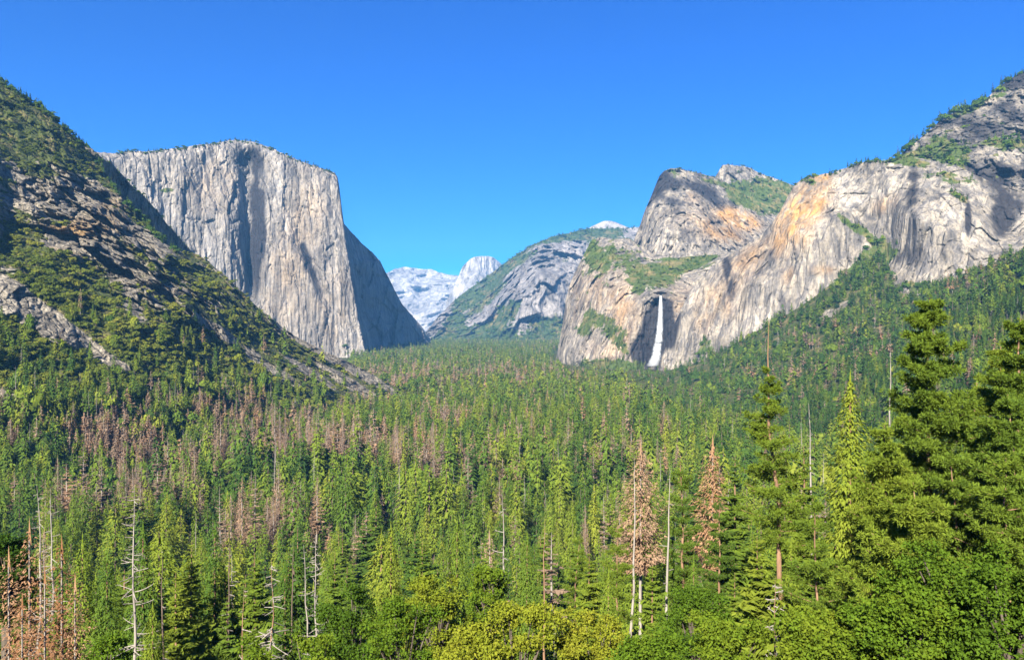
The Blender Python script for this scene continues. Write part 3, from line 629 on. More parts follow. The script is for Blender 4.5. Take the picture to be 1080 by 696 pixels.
def pine(r, H=30.0, cb=0.35, wid=4.0, whorls=16, per=(3, 6), tuft=0.46, needles=22, gap=0.0, top=0.97, pts_per=1.0, upsweep=0.25, shape=0.6, ctop=None):
    """detailed long-needled pine in metres: limbs ending in round needle tufts"""
    tr, sp = trunk_geo(r, H, 0.009*H, 8, 0.07, 12, top)
    A = []; B = []; C = []; lim = Geo()
    cen = []; outd = []
    for k in range(whorls):
        f = (k+r.uniform(-.35, .35))/whorls
        z = (cb+((ctop or top)-cb)*np.clip(f, 0, 1))*H
        base = np.array([np.interp(z, sp[:, 2], sp[:, 0]), np.interp(z, sp[:, 2], sp[:, 1]), z])
        rad = wid*((1-f)**shape*(0.45+0.55*min(1, f*3+0.35)))+0.5
        for b in range(r.integers(per[0], per[1]+1)):
            if r.random() < gap: continue
            a = r.uniform(0, 6.283); L = rad*r.uniform(0.55, 1.2)
            el = upsweep*(0.2+1.3*f)+r.normal()*0.12-0.15
            t = np.linspace(0, 1, 5)
            d = np.array([math.cos(a)*math.cos(el), math.sin(a)*math.cos(el), math.sin(el)])
            bend = np.array([0, 0, 1.])*L*0.16*(t**2)[:, None]+rnd_dirs(r, 1)*L*0.06*t[:, None]
            pts = base+d*L*t[:, None]+bend
            lim.tube(pts, 0.012*L*(1-t*0.85)+0.012, 4)
            nt_ = max(4, int(L*9.5*pts_per))
            for _ in range(nt_):
                tt = r.uniform(0.16, 1.05); c = np.array([np.interp(tt, t, pts[:, i_]) for i_ in range(3)])
                side = rnd_dirs(r, 1)[0]*L*0.32*(1.15-0.4*tt)*r.uniform(0.2, 1); side[2] *= 0.55
                cen.append(c+side); outd.append(d*0.6+side/(np.linalg.norm(side)+1e-6)*0.5+np.array([0, 0, 0.45]))
    for _ in range(0 if ctop else 5): cen.append(sp[-1]+np.array([0, 0, -r.uniform(0, 0.8)])+r.normal(size=3)*0.15); outd.append(np.array([0, 0, 1.]))
    cen = np.array(cen); outd = np.array(outd); n = len(cen)
    dd = r.normal(size=(n, needles, 3)); dd /= np.linalg.norm(dd, axis=2)[..., None]
    dd = dd+outd[:, None]*0.75; dd /= np.linalg.norm(dd, axis=2)[..., None]
    ln = tuft*r.uniform(0.6, 1.1, (n, needles, 1))*r.uniform(0.7, 1.2, (n, 1, 1))
    o = cen[:, None]+r.normal(size=(n, needles, 3))*0.07*tuft
    sd_ = np.cross(dd, r.normal(size=(n, needles, 3))); sd_ /= np.linalg.norm(sd_, axis=2)[..., None]
    wn = ln*0.085
    tip = o+dd*ln
    g = Geo()
    g.tris((o+dd*ln*0.12).reshape(-1, 3), (o+dd*ln*0.62+sd_*wn).reshape(-1, 3), tip.reshape(-1, 3))
    g.tris((o+dd*ln*0.12).reshape(-1, 3), tip.reshape(-1, 3), (o+dd*ln*0.62-sd_*wn).reshape(-1, 3))
    V, T = tr.get(); LV, LT = lim.get()
    return g.get(), (np.concatenate([V, LV]), np.concatenate([T, LT+len(V)]))

def oak(r, H=12.0, wid=5.0, n=9000, leaf=0.22, nb=16, low=0.08):
    tr = Geo(); low = float(np.clip(1-2.7*wid/H, low, 0.62)); q_ = 0.25+0.02*H
    tr.tube([[0, 0, -1], [0.1, 0, H*max(low, .2)], [0.2, 0.1, H*max(low+.1, .42)]], [q_*.7, q_*.55, q_*.4], 7)
    cs = []; rs = []
    for k in range(nb):
        a = r.uniform(0, 6.283); f = r.random(); z = H*(low+(1-low)*f*0.88)
        rr = wid*math.sqrt(max(0.05, 1-((f-0.35)/0.75)**2))*r.uniform(0.3, 0.85)
        c = np.array([math.cos(a)*rr, math.sin(a)*rr, z]); cs.append(c); rs.append(wid*r.uniform(0.13, 0.30))
        m = np.array([c[0]*0.35, c[1]*0.35, H*max(low+.05, .3)+(z-H*max(low+.05, .3))*0.4])
        tr.tube([[0.1, 0, H*max(low, 0.2)], m, c], [q_*.35, q_*.22, q_*.06], 5)
    cs = np.array(cs); rs = np.array(rs)
    k = r.choice(nb, n, p=rs**2/np.sum(rs**2))
    d = rnd_dirs(r, n); rad = rs[k][:, None]*(1-0.55*r.random((n, 1))**2.2)
    p = cs[k]+d*rad*np.array([1, 1, 0.75])
    # twig clusters: snap leaves toward small sub-clump centres
    sub = p[r.integers(0, n, n//40)]; kk = r.integers(0, len(sub), n)
    p = np.where(r.random((n, 1)) < 0.88, sub[kk]+r.normal(size=(n, 3))*leaf*np.array([2.0, 2.0, 1.2]), p)
    nn = d*0.5+rnd_dirs(r, n)*0.7+np.array([0, 0, 0.5]); nn /= np.linalg.norm(nn, axis=1)[:, None]
    u = np.cross(nn, rnd_dirs(r, n)); u /= np.linalg.norm(u, axis=1)[:, None]; v = np.cross(nn, u)
    s_ = leaf*r.uniform(0.7, 1.3, (n, 1))
    g = Geo(); g.tris(p-u*s_, p+v*s_*0.55, p+u*s_); g.tris(p-u*s_, p+u*s_, p-v*s_*0.55)
    return g.get(), tr.get()

def snag(r, H=30.0, nbr=30, cb=0.3, ln=2.6, broken=0.0, twig=2, droop=-0.15, r0=0.0075):
    tr, sp = trunk_geo(r, H, r0*H, 7, 0.055, 12, 1.0)
    g = Geo()
    for k in range(nbr):
        f = r.random(); z = H*(cb+(0.97-cb)*f); base = np.array([np.interp(z, sp[:, 2], sp[:, 0]), np.interp(z, sp[:, 2], sp[:, 1]), z])
        a = r.uniform(0, 6.283); L = ln*(1-f*0.75)*r.uniform(0.35, 1.2); t = np.linspace(0, 1, 4)[:, None]
        d = np.array([math.cos(a), math.sin(a), droop+r.normal()*0.2])
        pts = base+d*L*t+np.array([0, 0, 1.])*L*(0.28*t**2)*r.uniform(-0.3, 1.2)+rnd_dirs(r, 1)*0.10*L*t
        g.tube(pts, 0.022*L*(1-t[:, 0]*0.8)+0.03, 4)
        for _ in range(twig):
            tt = r.uniform(0.3, 1); p = base+d*L*tt+np.array([0, 0, 1.])*L*0.2*tt**2
            q = p+rnd_dirs(r, 1)[0]*L*0.35
            g.tube([p, (p+q)/2+rnd_dirs(r, 1)[0]*0.06*L, q], [0.022, 0.018, 0.01], 3)
    return g.get(), tr.get()

def with_tint(me_geo, mat, name, tint):
    V, T = me_geo
    return mesh_np(name, V, T, [mat], attrs={"tint": np.full(len(V), tint)})

# ------------------------------------------------------------------ masses of far plants, one mesh per kind
def scatter_mesh(name, temps, pos, hgt, wid, tint, mats, label, cat):
    """temps: list of (crown, trunk) of height 1"""
    r = np.random.default_rng(len(pos))
    VV = []; TT = []; MI = []; TI = []; n0 = 0
    if isinstance(temps[0][1], (int, float)):
        lods = temps; temps = sum((l[0] for l in lods), []); which = np.zeros(len(pos), int); k0 = 0
        for l in lods:
            m = (pos[:, 1] >= l[1]) & (pos[:, 1] < l[2]); which[m] = k0+r.integers(0, len(l[0]), m.sum()); k0 += len(l[0])
    else: which = r.integers(0, len(temps), len(pos))
    rot = r.uniform(0, 6.283, len(pos))
    for ti, tp in enumerate(temps):
        idx = np.where(which == ti)[0]
        if len(idx) == 0: continue
        for mi, (V, T) in enumerate(tp):
            if len(V) == 0: continue
            c, s_ = np.cos(rot[idx])[:, None], np.sin(rot[idx])[:, None]
            x = (V[None, :, 0]*c-V[None, :, 1]*s_)*wid[idx][:, None]; y = (V[None, :, 0]*s_+V[None, :, 1]*c)*wid[idx][:, None]; z = V[None, :, 2]*hgt[idx][:, None]
            W = np.stack([x, y, z], -1)+pos[idx][:, None]
            VV.append(W.reshape(-1, 3)); TT.append((T[None]+(np.arange(len(idx))*len(V))[:, None, None]).reshape(-1, 3)+n0)
            n0 += W.shape[0]*W.shape[1]; MI.append(np.full(len(idx)*len(T), mi)); TI.append(np.repeat(tint[idx], len(V)))
    me = mesh_np(name, np.concatenate(VV), np.concatenate(TT), mats, np.concatenate(MI), {"tint": np.concatenate(TI)})
    return tag(link(name, me), label, cat, None, "stuff")

r0 = np.random.default_rng(11)
FAR_C = [plume(r0, 75, r0.uniform(0.11, 0.16), 0.05, 0.13, r0.uniform(0.6, 0.9), 0.3) for _ in range(10)]
NEAR_C = [plume(r0, 1000, r0.uniform(0.11, 0.16), r0.uniform(0.03, 0.2), 0.034, r0.uniform(0.55, 0.9), r0.uniform(0.3, 0.5)) for _ in range(8)]
MID_C = [plume(r0, 300, r0.uniform(0.10, 0.155), r0.uniform(0.03, 0.2), 0.065, r0.uniform(0.55, 0.9), r0.uniform(0.25, 0.45)) for _ in range(10)]
ROUND = [((lambda b: (b[0]*np.array([0.24, 0.24, 0.62]), b[1]))(far_bush(r0, 420, 0.75, 0.5)), (np.zeros((0, 3)), np.zeros((0, 3), int))) for _ in range(2)]
MID_C += ROUND; FAR_C += ROUND[:1]
FAR_D = [plume(r0, 60, r0.uniform(0.09, 0.13), r0.uniform(0.1, 0.25), 0.11, 0.7, 0.5, 0.3) for _ in range(6)]
MID_D = [plume(r0, 170, r0.uniform(0.08, 0.13), r0.uniform(0.1, 0.3), 0.06, 0.7, 0.55, 0.2) for _ in range(6)]
BUSH = [(far_bush(r0, 110, 0.75, 0.8), (np.zeros((0, 3)), np.zeros((0, 3), int))) for _ in range(8)]

def proj(p): return 540+F*p[:, 0]/p[:, 1], HZ-F*p[:, 2]/p[:, 1]

# --- valley floor and bluff: jittered positions thinning out with distance
pts = []
Yc = 95.0
while Yc < 6600:
    sp_ = 12.0+Yc*0.0016
    x = np.arange(-0.74*Yc-20, 0.74*Yc+20, sp_)
    pts.append(np.stack([x+r0.uniform(-.5, .5, len(x))*sp_, Yc+r0.uniform(-.5, .5, len(x))*sp_], -1))
    Yc += sp_
pts = np.concatenate(pts)
fx, fy = pts[:, 0], pts[:, 1]; fz = ground_z(fx, fy)
fpos = np.stack([fx, fy, fz], -1); fpx, fpy = proj(fpos)
hillY = np.interp(fpx, hill.px, hill.P[-1, :, 1]); slopeY = np.interp(fpx, slope.px, slope.P[-1, :, 1])
hillC = np.interp(fpx, hill.px, hill.P[0, :, 1])
keep = ~((fpx < 500) & (fy > hillY) & ((fpx < 370) | (fy < hillC+60))) & ~((fpx > 590) & (fy > slopeY)) & ~((fpx < 455) & (fy > 5000)) & ~((fpx > 583) & (fy > 3000) & (fy < 4600)) & ~((fpx > 640) & (fy > 3000))
keep &= (fpy-30*F/fy < 715)
fpos = fpos[keep]
# --- wooded slope, right: spread over its visible face
n = 18500
sx = r0.uniform(560, 1235, n); sy = r0.uniform(265, 600, n)
P_, m_, ok = slope.sample(sx, sy)
ok &= (m_[:, 0] > 0.45)
ok &= r0.random(n) < np.clip(0.28+(P_[:, 1]/1900)**1.5*0.72, 0, 1)
spos = P_[ok]
# --- lower forest on the left hillside's foot
n = 9000
hx = r0.uniform(-20, 480, n); hy = r0.uniform(330, 560, n)
P_, m_, ok = hill.sample(hx, hy)
lim_ = np.interp(hx, [0, 120, 250, 400, 480], [435, 425, 415, 422, 430])
ok &= (m_[:, 0] > 0.45) & (r0.random(n) < smooth(-30, 60, hy-lim_)*0.85+0.09)
hpos = P_[ok]
cpos = np.concatenate([fpos, spos, hpos])
src = np.concatenate([np.zeros(len(fpos)), np.ones(len(spos)), 2*np.ones(len(hpos))])
cpx, cpy = proj(cpos)
nz = fbm(cpos*np.array([1, 1, 0]), (130, 200, 100), 4)
nz2 = fbm(cpos*np.array([1, 1, 0]), (45, 60, 100), 3, 5.5)
dead_p = blobs(cpx, cpy, [(150, 510, 200, 60, -4, .8), (500, 520, 160, 40, 0, .35), (400, 465, 160, 30, 6, .95), (250, 440, 80, 14, 0, .35), (640, 520, 80, 40, 0, .6), (480, 402, 110, 10, 0, .8), (240, 590, 160, 40, 0, .25), (900, 400, 130, 40, 0, .12), (160, 455, 180, 26, 6, .4), (330, 560, 200, 40, 0, .3)], 0.09)
dead = r0.random(len(cpos)) < np.clip(dead_p*smooth(-0.32, 0.38, nz+0.45*nz2)*1.25, 0, 0.85)
snagm = (~dead) & (r0.random(len(cpos)) < np.where(cpos[:, 1] > 700, 0.035, 0.05))
H = r0.normal(36, 9, len(cpos)).clip(12, 56)*(0.95+0.35*fbm(cpos*np.array([1, 1, 0]), (80, 120, 100), 3, 2.5))*np.where(src == 2, 0.78, 1.0)*np.where(src == 1, 0.85, 1.0)
H = H*np.where((src == 0) & (cpos[:, 1] < 900) & (cpos[:, 1] >= 260), 1.14, 1.0)
small = r0.random(len(cpos)) < 0.28; H[small] *= 0.55
near = (src == 0) & (cpos[:, 1] < 260)
midb = near & (cpx > 360) & (cpx < 660); H[near & ~midb] = r0.uniform(20, 42, (near & ~midb).sum()); H[midb] = r0.uniform(14, 26, midb.sum())
W = H*r0.uniform(0.95, 1.85, len(cpos))*np.where(small, 1.25, 1.0)
tint = np.clip(0.56+0.32*nz2+0.18*r0.normal(size=len(cpos))-0.18*(src == 1)+0.05*(src == 2), 0, 1)
tint = np.minimum(tint, 0.9)
inframe = (cpx > -15) & (cpx < 1095) & (cpy-H*F/cpos[:, 1] < 696)
size_ = np.where(inframe, H/cpos[:, 1], 0)
# keep foreground windows of the picture free for the placed trees: nothing tall right in front of the viewpoint
tooclose = (src == 0) & (cpos[:, 1] < 150) & (np.abs(cpos[:, 0]) < 110)
gap_ = (nz2 < -0.36) & (src == 0) & (r0.random(len(cpos)) < 0.75)
green = ~dead & ~snagm & ~tooclose & ~gap_; deadm = dead & ~tooclose; snagm &= ~tooclose
def rank(mask, nmax):
    idx = np.where(mask & inframe)[0]; idx = idx[np.argsort(-size_[idx])]
    big = idx[:nmax]; rest = np.setdiff1d(np.where(mask)[0], big); return big, rest
N_NEAR_GREEN = 255
big_g, rest_g = rank(green, N_NEAR_GREEN)
big_d, rest_d = rank(deadm, 285)
big_s, rest_s = rank(snagm, 270)
scatter_mesh("conifer_forest", [(FAR_C, 1400, 1e9), (MID_C, 620, 1400), (NEAR_C, 0, 620)], cpos[rest_g], H[rest_g], W[rest_g], tint[rest_g], [M_CONIFER, M_DBARK], "dense green forest of conifers and some round crowns filling the valley", "forest")
scatter_mesh("dead_conifer_forest", [(FAR_D, 1400, 1e9), (MID_D, 0, 1400)], cpos[rest_d], H[rest_d], W[rest_d], r0.uniform(0.1, 0.75, len(rest_d)), [M_DEAD, M_GREY], "brown dead conifers mixed through the far forest", "forest")
GREYTWIG = leaf_mat("grey_twigs", [(0, (0.17, 0.145, 0.13)), (1, (0.30, 0.27, 0.24))], 0.1)
SN_T = [far_dead(r0, 18, 0.07, 0.3) for _ in range(4)]
scatter_mesh("dead_snag_forest", SN_T, cpos[rest_s], H[rest_s], W[rest_s], r0.random(len(rest_s)), [GREYTWIG, M_GREY], "bare grey dead trunks standing through the far forest", "forest")

# --- scrub on the left hillside
n = 17000
bx = r0.uniform(-15, 470, n); by = r0.uniform(85, 520, n)
P_, m_, ok = hill.sample(bx, by)
ok &= r0.random(n) < smooth(0.25, 0.75, m_[:, 0])*np.clip(1.1-smooth(430, 500, by)*0.7, 0, 1)
bpos = P_[ok]; bqx, bqy = proj(bpos)
bs = np.clip(r0.lognormal(1.35, 0.45, len(bpos)), 1.6, 10.5)*np.where(bqy < 260, 0.75, 1.0)
bt = np.clip(0.62+0.35*fbm(bpos, 90, 3)+0.18*r0.normal(size=len(bpos))-0.25*(bqy < 230), 0, 1)
o_ = np.argsort(-bs/bpos[:, 1]); big_b, rest_b = o_[:300], o_[300:]
scatter_mesh("hillside_scrub", BUSH, bpos[rest_b], bs[rest_b], bs[rest_b], bt[rest_b], [M_SHRUB], "green chaparral and scrub oak covering the left hillside", "scrub")

# --- small trees on ledges and rims of the cliffs
def ledge(mass, n, box, thr, hmin, hmax, tintoff=0.0):
    x = r0.uniform(box[0], box[2], n); y = r0.uniform(box[1], box[3], n)
    P_, m_, ok = mass.sample(x, y); ok &= r0.random(n) < smooth(thr-0.1, thr+0.2, m_[:, 0])
    p = P_[ok]; return p, r0.uniform(hmin, hmax, len(p)), np.clip(0.3+tintoff+0.15*r0.normal(size=len(p)), 0, 1)
def rim(mass, n, x0, x1, hmin, hmax):
    x = r0.uniform(x0, x1, n); j = np.clip(((x-mass.x0)/mass.step).round().astype(int), 0, len(mass.px)-1)
    i = r0.integers(0, 4, n); p = mass.P[i, j]; return p, r0.uniform(hmin, hmax, n), np.clip(0.2+0.12*r0.normal(size=n), 0, 1)
L_ = [ledge(lower, 2600, (583, 250, 790, 400), 0.42, 5, 15), ledge(lean, 3000, (700, 170, 1100, 380), 0.42, 9, 28), ledge(middle, 900, (655, 180, 850, 320), 0.45, 9, 22), ledge(upper, 600, (735, 174, 860, 250), 0.4, 10, 24),
      ledge(summit, 1100, (910, 60, 1100, 240), 0.4, 12, 36), ledge(sent, 5200, (430, 240, 690, 390), 0.42, 18, 36), ledge(elcap, 700, (110, 148, 460, 392), 0.42, 12, 28), ledge(spur, 300, (70, 130, 280, 330), 0.4, 6, 14),
      rim(elcap, 190, 125, 356, 6, 20), rim(lean, 60, 838, 960, 8, 22), rim(summit, 90, 945, 1090, 14, 38), rim(middle, 40, 700, 764, 8, 18), rim(upper, 30, 758, 830, 10, 20), rim(sent, 160, 530, 670, 16, 34), rim(hill, 150, -5, 190, 7, 20), rim(spur, 40, 90, 200, 5, 12)]
lp = np.concatenate([a[0] for a in L_]); lh = np.concatenate([a[1] for a in L_]); lt = np.concatenate([a[2] for a in L_])
scatter_mesh("ledge_vegetation", FAR_C+[(b[0], b[1]) for b in [((v*np.array([0.5, 0.5, 0.6]), t), e) for ((v, t), e) in BUSH[:5]]], lp, lh, lh*1.25, lt, [M_CONIFER, M_DBARK], "small dark trees and bushes clinging to cliff ledges and rims", "trees")

# ------------------------------------------------------------------ individual plants
def make_tree(name, crown_me, trunk_me, crown_name="crown"):
    e = bpy.data.objects.new(name, None); COL.objects.link(e); e.empty_display_size = 1
    if trunk_me is not None: link("trunk", trunk_me, e)
    if crown_me is not None: link(crown_name, crown_me, e)
    return e
def copy_tree(src_):
    c = src_.copy(); COL.objects.link(c)
    for ch in src_.children:
        d = ch.copy(); COL.objects.link(d); d.parent = c
    return c

class Proto:
    def __init__(s, name): s.name = name; s.p = []; s.used = []
    def add(s, crown, trunk, cmat, tmat, tint, crown_name="crown"):
        s.p.append((with_tint(crown, cmat, "crown", tint), with_tint(trunk, tmat, "trunk", 0.5) if len(trunk[0]) else None, crown_name)); s.used.append(None); return s
    def place(s, k, pos, sc, rot, label, cat, group):
        k = k % len(s.p)
        if s.used[k] is None:
            o = make_tree(s.name, *s.p[k]); s.used[k] = o
        else: o = copy_tree(s.used[k])
        o.location = pos; o.scale = sc; o.rotation_euler = (0, 0, rot)
        return tag(o, label, cat, group)

def region(px, py):
    h = "below the left hillside" if px < 250 else "amid the valley forest" if px < 560 else "below the waterfall cliffs" if px < 800 else "on the right hand slope"
    d = "near the viewpoint" if py > 590 else "in the middle distance" if py > 510 else "far off on the valley floor"
    return h, d

GP = Proto("conifer_tree")
for k in range(10):
    rr = np.random.default_rng(100+k)
    c, t = fir(rr, 1, [34, 30, 26, 36, 30][k % 5], 7, [0.13, 0.16, 0.19, 0.12, 0.15][k % 5], [0.06, 0.1, 0.2, 0.05, 0.15][k % 5], 8, 0.94, SW=0.5)
    if k % 2 == 0 or k == 7: c, _ = plume(rr, 5200, [0.12, 0.15, 0.17, 0.11, 0.14][k % 5], [0.05, 0.1, 0.18, 0.05, 0.12][k % 5], 0.0185, 0.7, 0.5, 0.5)
    GP.add(c, t, M_CONIFER, [M_DBARK, M_BARK][k % 2], [0.35, 0.55, 0.7, 0.45, 0.62][k % 5])
for q, i in enumerate(big_g):
    h, d = region(cpx[i], cpy[i]); k = q % 10
    look = ["slender dark green", "green", "broad yellow green", "narrow spire shaped green", "bright green"][k % 5]
    GP.place(k, cpos[i], (W[i]*1.0, W[i]*1.0, H[i]), rng.uniform(0, 6.28), f"{look} conifer {d} {h}", "tree", f"{look} conifers {d} {h}")
DP = Proto("dead_conifer")
for k in range(6):
    rr = np.random.default_rng(200+k)
    c, t = fir(rr, 1, 26, 5, [0.11, 0.14, 0.12][k % 3], [0.12, 0.2, 0.3][k % 3], 7, [0.8, 0.6, 0.7][k % 3], 0.3)
    if k % 2: c, _ = plume(rr, 2400, [0.1, 0.13, 0.11][k % 3], 0.18, 0.018, 0.65, 0.7, 0.2)
    DP.add(c, t, M_DEAD, M_GREY, [0.35, 0.55, 0.2, 0.45, 0.62, 0.3][k])
for q, i in enumerate(big_d):
    h, d = region(cpx[i], cpy[i]); k = q % 6
    look = ["brown", "tan", "greyish brown", "dull brown", "rusty brown", "grey brown"][k]
    DP.place(k, cpos[i], (W[i]*0.85, W[i]*0.85, H[i]), rng.uniform(0, 6.28), f"dead {look} conifer {d} {h}", "dead tree", f"dead {look} conifers {d} {h}")
SP = Proto("dead_snag")
for k in range(6):
    rr = np.random.default_rng(300+k)
    c, t = snag(rr, 30, [34, 22, 14, 44, 28, 8][k], [0.25, 0.4, 0.5, 0.15, 0.35, 0.6][k], [2.6, 2.0, 1.6, 3.0, 2.4, 1.2][k])
    SP.add(c, t, M_GREY, M_GREY, 0.5, "bare_crown")
for q, i in enumerate(big_s):
    h, d = region(cpx[i], cpy[i]); k = q % 6; s_ = H[i]/30
    look = ["twiggy", "sparse branched", "branchless", "densely branched", "thin", "pole like"][k]
    SP.place(k, cpos[i], (s_, s_, s_), rng.uniform(0, 6.28), f"{look} grey dead snag {d} {h}", "dead tree", f"{look} grey snags {d} {h}")
for q, i in enumerate(big_b):
    if q < 8:
        me = with_tint(far_bush(np.random.default_rng(400+q), 420, 0.75, 0.55), M_SHRUB, "shrub", [0.3, 0.4, 0.5, 0.6, 0.7, 0.45, 0.55, 0.8][q])
        BUSH_ME = [me] if q == 0 else BUSH_ME+[me]
    o = link("hillside_shrub", BUSH_ME[q % 8]); o.location = bpos[i]; o.scale = (bs[i],)*3; o.rotation_euler = (0, 0, rng.uniform(0, 6.28))
    band = "upper crags" if bqy[i] < 300 else "talus streak" if bqy[i] < 400 else "forest edge"
    side = "outer left" if bqx[i] < 120 else "middle" if bqx[i] < 280 else "right end"
    tag(o, f"rounded green shrub by the {band} on the {side} of the hillside", "shrub", f"shrubs by the {band}, {side} of the hillside")

# ------------------------------------------------------------------ foreground trees, each placed by hand
def base(px, Y):
    x = (px-540)/F*Y; return np.array([x, Y, float(ground_z(np.array([x]), np.array([Y]))[0])])
def topz(py, Y): return (HZ-py)/F*Y
def hero(kind, name, px, py, Y, label, cat, seed, tint=None, group=None, bark=None, crown_name="crown", leafmat=None, rot=None, **kw):
    b = base(px, Y); h = topz(py, Y)-b[2]; r = np.random.default_rng(seed)
    wf = 1.0
    if kind == "pine": c, t = pine(r, h, **kw); m, bk = leafmat or M_CONIFER, bark or M_BARK
    elif kind == "fir":
        c, t = fir(r, 1, **kw); c = (c[0]*h, c[1]); t = (t[0]*h, t[1]); m, bk = leafmat or M_CONIFER, bark or M_BARK
    elif kind == "plume":
        c, t = plume(r, 1, **kw) if "n" not in kw else plume(r, **kw); c = (c[0]*h, c[1]); t = (t[0]*h, t[1]); m, bk = leafmat or M_CONIFER, bark or M_BARK
    elif kind == "oak": c, t = oak(r, h, **kw); m, bk = leafmat or M_OAK, bark or M_OBARK
    else: c, t = snag(r, h, **kw); m, bk = M_GREY, bark or M_GREY
    e = make_tree(name, with_tint(c, m, "crown", 0.5 if tint is None else tint), with_tint(t, bk, "trunk", 0.5), crown_name)
    e.location = b; e.rotation_euler = (0, 0, rot or 0)
    return tag(e, label, cat, group)

PI_ = "pine_tree"
hero("pine", PI_, 981, 300, 72, "tallest pine at the right, its tufted top standing against the wooded slope", "tree", 1, 0.62, cb=0.22, wid=5.4, whorls=34, per=(4, 7), pts_per=1.9, shape=0.62)
hero("pine", PI_, 1040, 352, 84, "dense dark pine just right of the tallest pine", "tree", 2, 0.52, cb=0.2, wid=5.0, whorls=32, per=(4, 7), pts_per=1.9)
hero("pine", PI_, 1084, 322, 74, "dark pine cut by the picture's right edge", "tree", 3, 0.45, cb=0.2, wid=4.6, whorls=32, per=(4, 7), pts_per=1.9)
hero("pine", PI_, 829, 338, 92, "tall thin pine with a bare top and long orange brown trunk", "tree", 4, 0.66, cb=0.44, ctop=0.885, wid=4.6, whorls=26, per=(3, 5), gap=0.14, pts_per=1.35, top=1.0, shape=0.8)
hero("plume", "fir_tree", 897, 402, 95, "full yellow green fir left of the tallest pine", "tree", 5, 0.72, n=15000, wid=0.13, cb=0.08, size=0.0145, blunt=0.75, ragged=0.5)
hero("pine", PI_, 1016, 392, 96, "green pine crown between the tallest pine and the dense dark one", "tree", 70, 0.5, cb=0.2, wid=5.0, whorls=26, per=(4, 7), pts_per=1.6)
hero("pine", PI_, 1064, 405, 66, "full green pine in front of the right edge pine", "tree", 71, 0.5, cb=0.2, wid=5.0, whorls=26, per=(4, 7), pts_per=1.7)
hero("pine", PI_, 926, 478, 72, "yellow green pine at the left foot of the tallest pine", "tree", 72, 0.72, cb=0.12, wid=4.4, whorls=24, per=(4, 7), pts_per=1.6)
hero("pine", PI_, 968, 500, 58, "broad golden green pine above the broad oak", "tree", 73, 0.7, cb=0.1, wid=4.6, whorls=22, per=(4, 7), pts_per=1.7)
hero("pine", PI_, 942, 440, 62, "bushy yellow green pine in front of the tallest pine", "tree", 6, 0.66, cb=0.15, wid=4.2, whorls=20, per=(4, 7), pts_per=1.3)
hero("pine", PI_, 1012, 470, 66, "low bushy pine behind the broad oak at the right", "tree", 7, 0.6, cb=0.12, wid=4.5, whorls=18, per=(4, 7), pts_per=1.2)
hero("pine", PI_, 868, 520, 74, "small bright green pine beside the twisted dead snag", "tree", 8, 0.6, cb=0.1, wid=3.4, whorls=16, per=(4, 6), pts_per=1.2)
hero("fir", "fir_tree", 800, 566, 84, "young bright green fir at the foot of the thin bare topped pine", "tree", 9, 0.72, whorls=34, per=8, wid=0.2, cb=0.05, sprays=11)
hero("pine", PI_, 722, 478, 120, "shaggy olive pine right of the tall bare grey trunk", "tree", 10, 0.5, cb=0.25, wid=3.8, whorls=20, per=(4, 6), pts_per=1.0)
hero("pine", PI_, 752, 520, 125, "dark shaded pine below the tan dead pine", "tree", 11, 0.38, cb=0.2, wid=3.8, whorls=18, per=(4, 6))
hero("pine", PI_, 652, 545, 130, "loose yellow green pine left of the tall bare grey trunk", "tree", 12, 0.62, cb=0.3, wid=4.0, whorls=16, per=(3, 6))
hero("pine", PI_, 602, 560, 150, "open green pine right of the brown bare trunk", "tree", 13, 0.5, cb=0.3, wid=3.6, whorls=16, per=(3, 6))
hero("pine", PI_, 1060, 470, 60, "green pine behind the oak at the lower right corner", "tree", 14, 0.45, cb=0.15, wid=4.4, whorls=18, per=(4, 7), pts_per=1.2)
hero("fir", "fir_tree", 850, 470, 120, "slim green fir right of the long orange trunk", "tree", 15, 0.5, whorls=40, per=8, wid=0.13, cb=0.1, sprays=10)
hero("fir", "fir_tree", 775, 480, 135, "green fir left of the long orange trunk", "tree", 16, 0.5, whorls=40, per=7, wid=0.14, cb=0.1, sprays=10)
FIRS = [(150, 556, 128, .5, "green conifer just right of the white tiered snag"), (200, 572, 140, .62, "light green conifer between two dark trunks at lower left"), (226, 556, 150, .42, "dark green spire left of the charred trunk"), (185, 604, 108, .7, "yellow green conifer right of the dark bare trunk"),
        (112, 582, 135, .5, "green conifer left of the white tiered snag"), (268, 583, 150, .6, "bright conifer between the charred trunk and the reddish snag"), (300, 596, 126, .35, "dark conifer beside the black bare trunk"), (352, 582, 150, .55, "slender conifer right of the grey drooping snag"),
        (86, 568, 152, .66, "yellowish conifer right of the twin grey snags"), (238, 628, 104, .55, "low green conifer in front of the charred trunk"), (160, 640, 94, .72, "lime green conifer at the foot of the white tiered snag"), (300, 640, 100, .5, "green conifer under the black bare trunk"),
        (412, 556, 172, .6, "bright conifer behind the dark green oak"), (446, 570, 160, .45, "green conifer behind the mid green oak"), (482, 552, 176, .62, "yellow green conifer left of the curved branch snag"), (508, 570, 150, .4, "dark conifer beside the curved branch snag"), (556, 566, 160, .58, "green conifer between the curved branch snag and the brown trunk"),
        (622, 582, 130, .66, "yellow green conifer right of the brown trunk"), (642, 604, 110, .5, "green conifer behind the right yellow oak"), (688, 596, 110, .6, "bright conifer at the left foot of the tall grey trunk"), (732, 590, 104, .45, "green conifer right of the tall grey trunk"), (775, 604, 90, .68, "bright conifer below the long orange trunk"),
        (835, 574, 86, .6, "bright green conifer right of the long orange trunk's foot"), (60, 632, 100, .55, "green conifer among the rusty conifers"), (920, 540, 66, .72, "yellow green conifer under the bushy pine"), (980, 560, 60, .5, "green conifer left of the broad oak")]
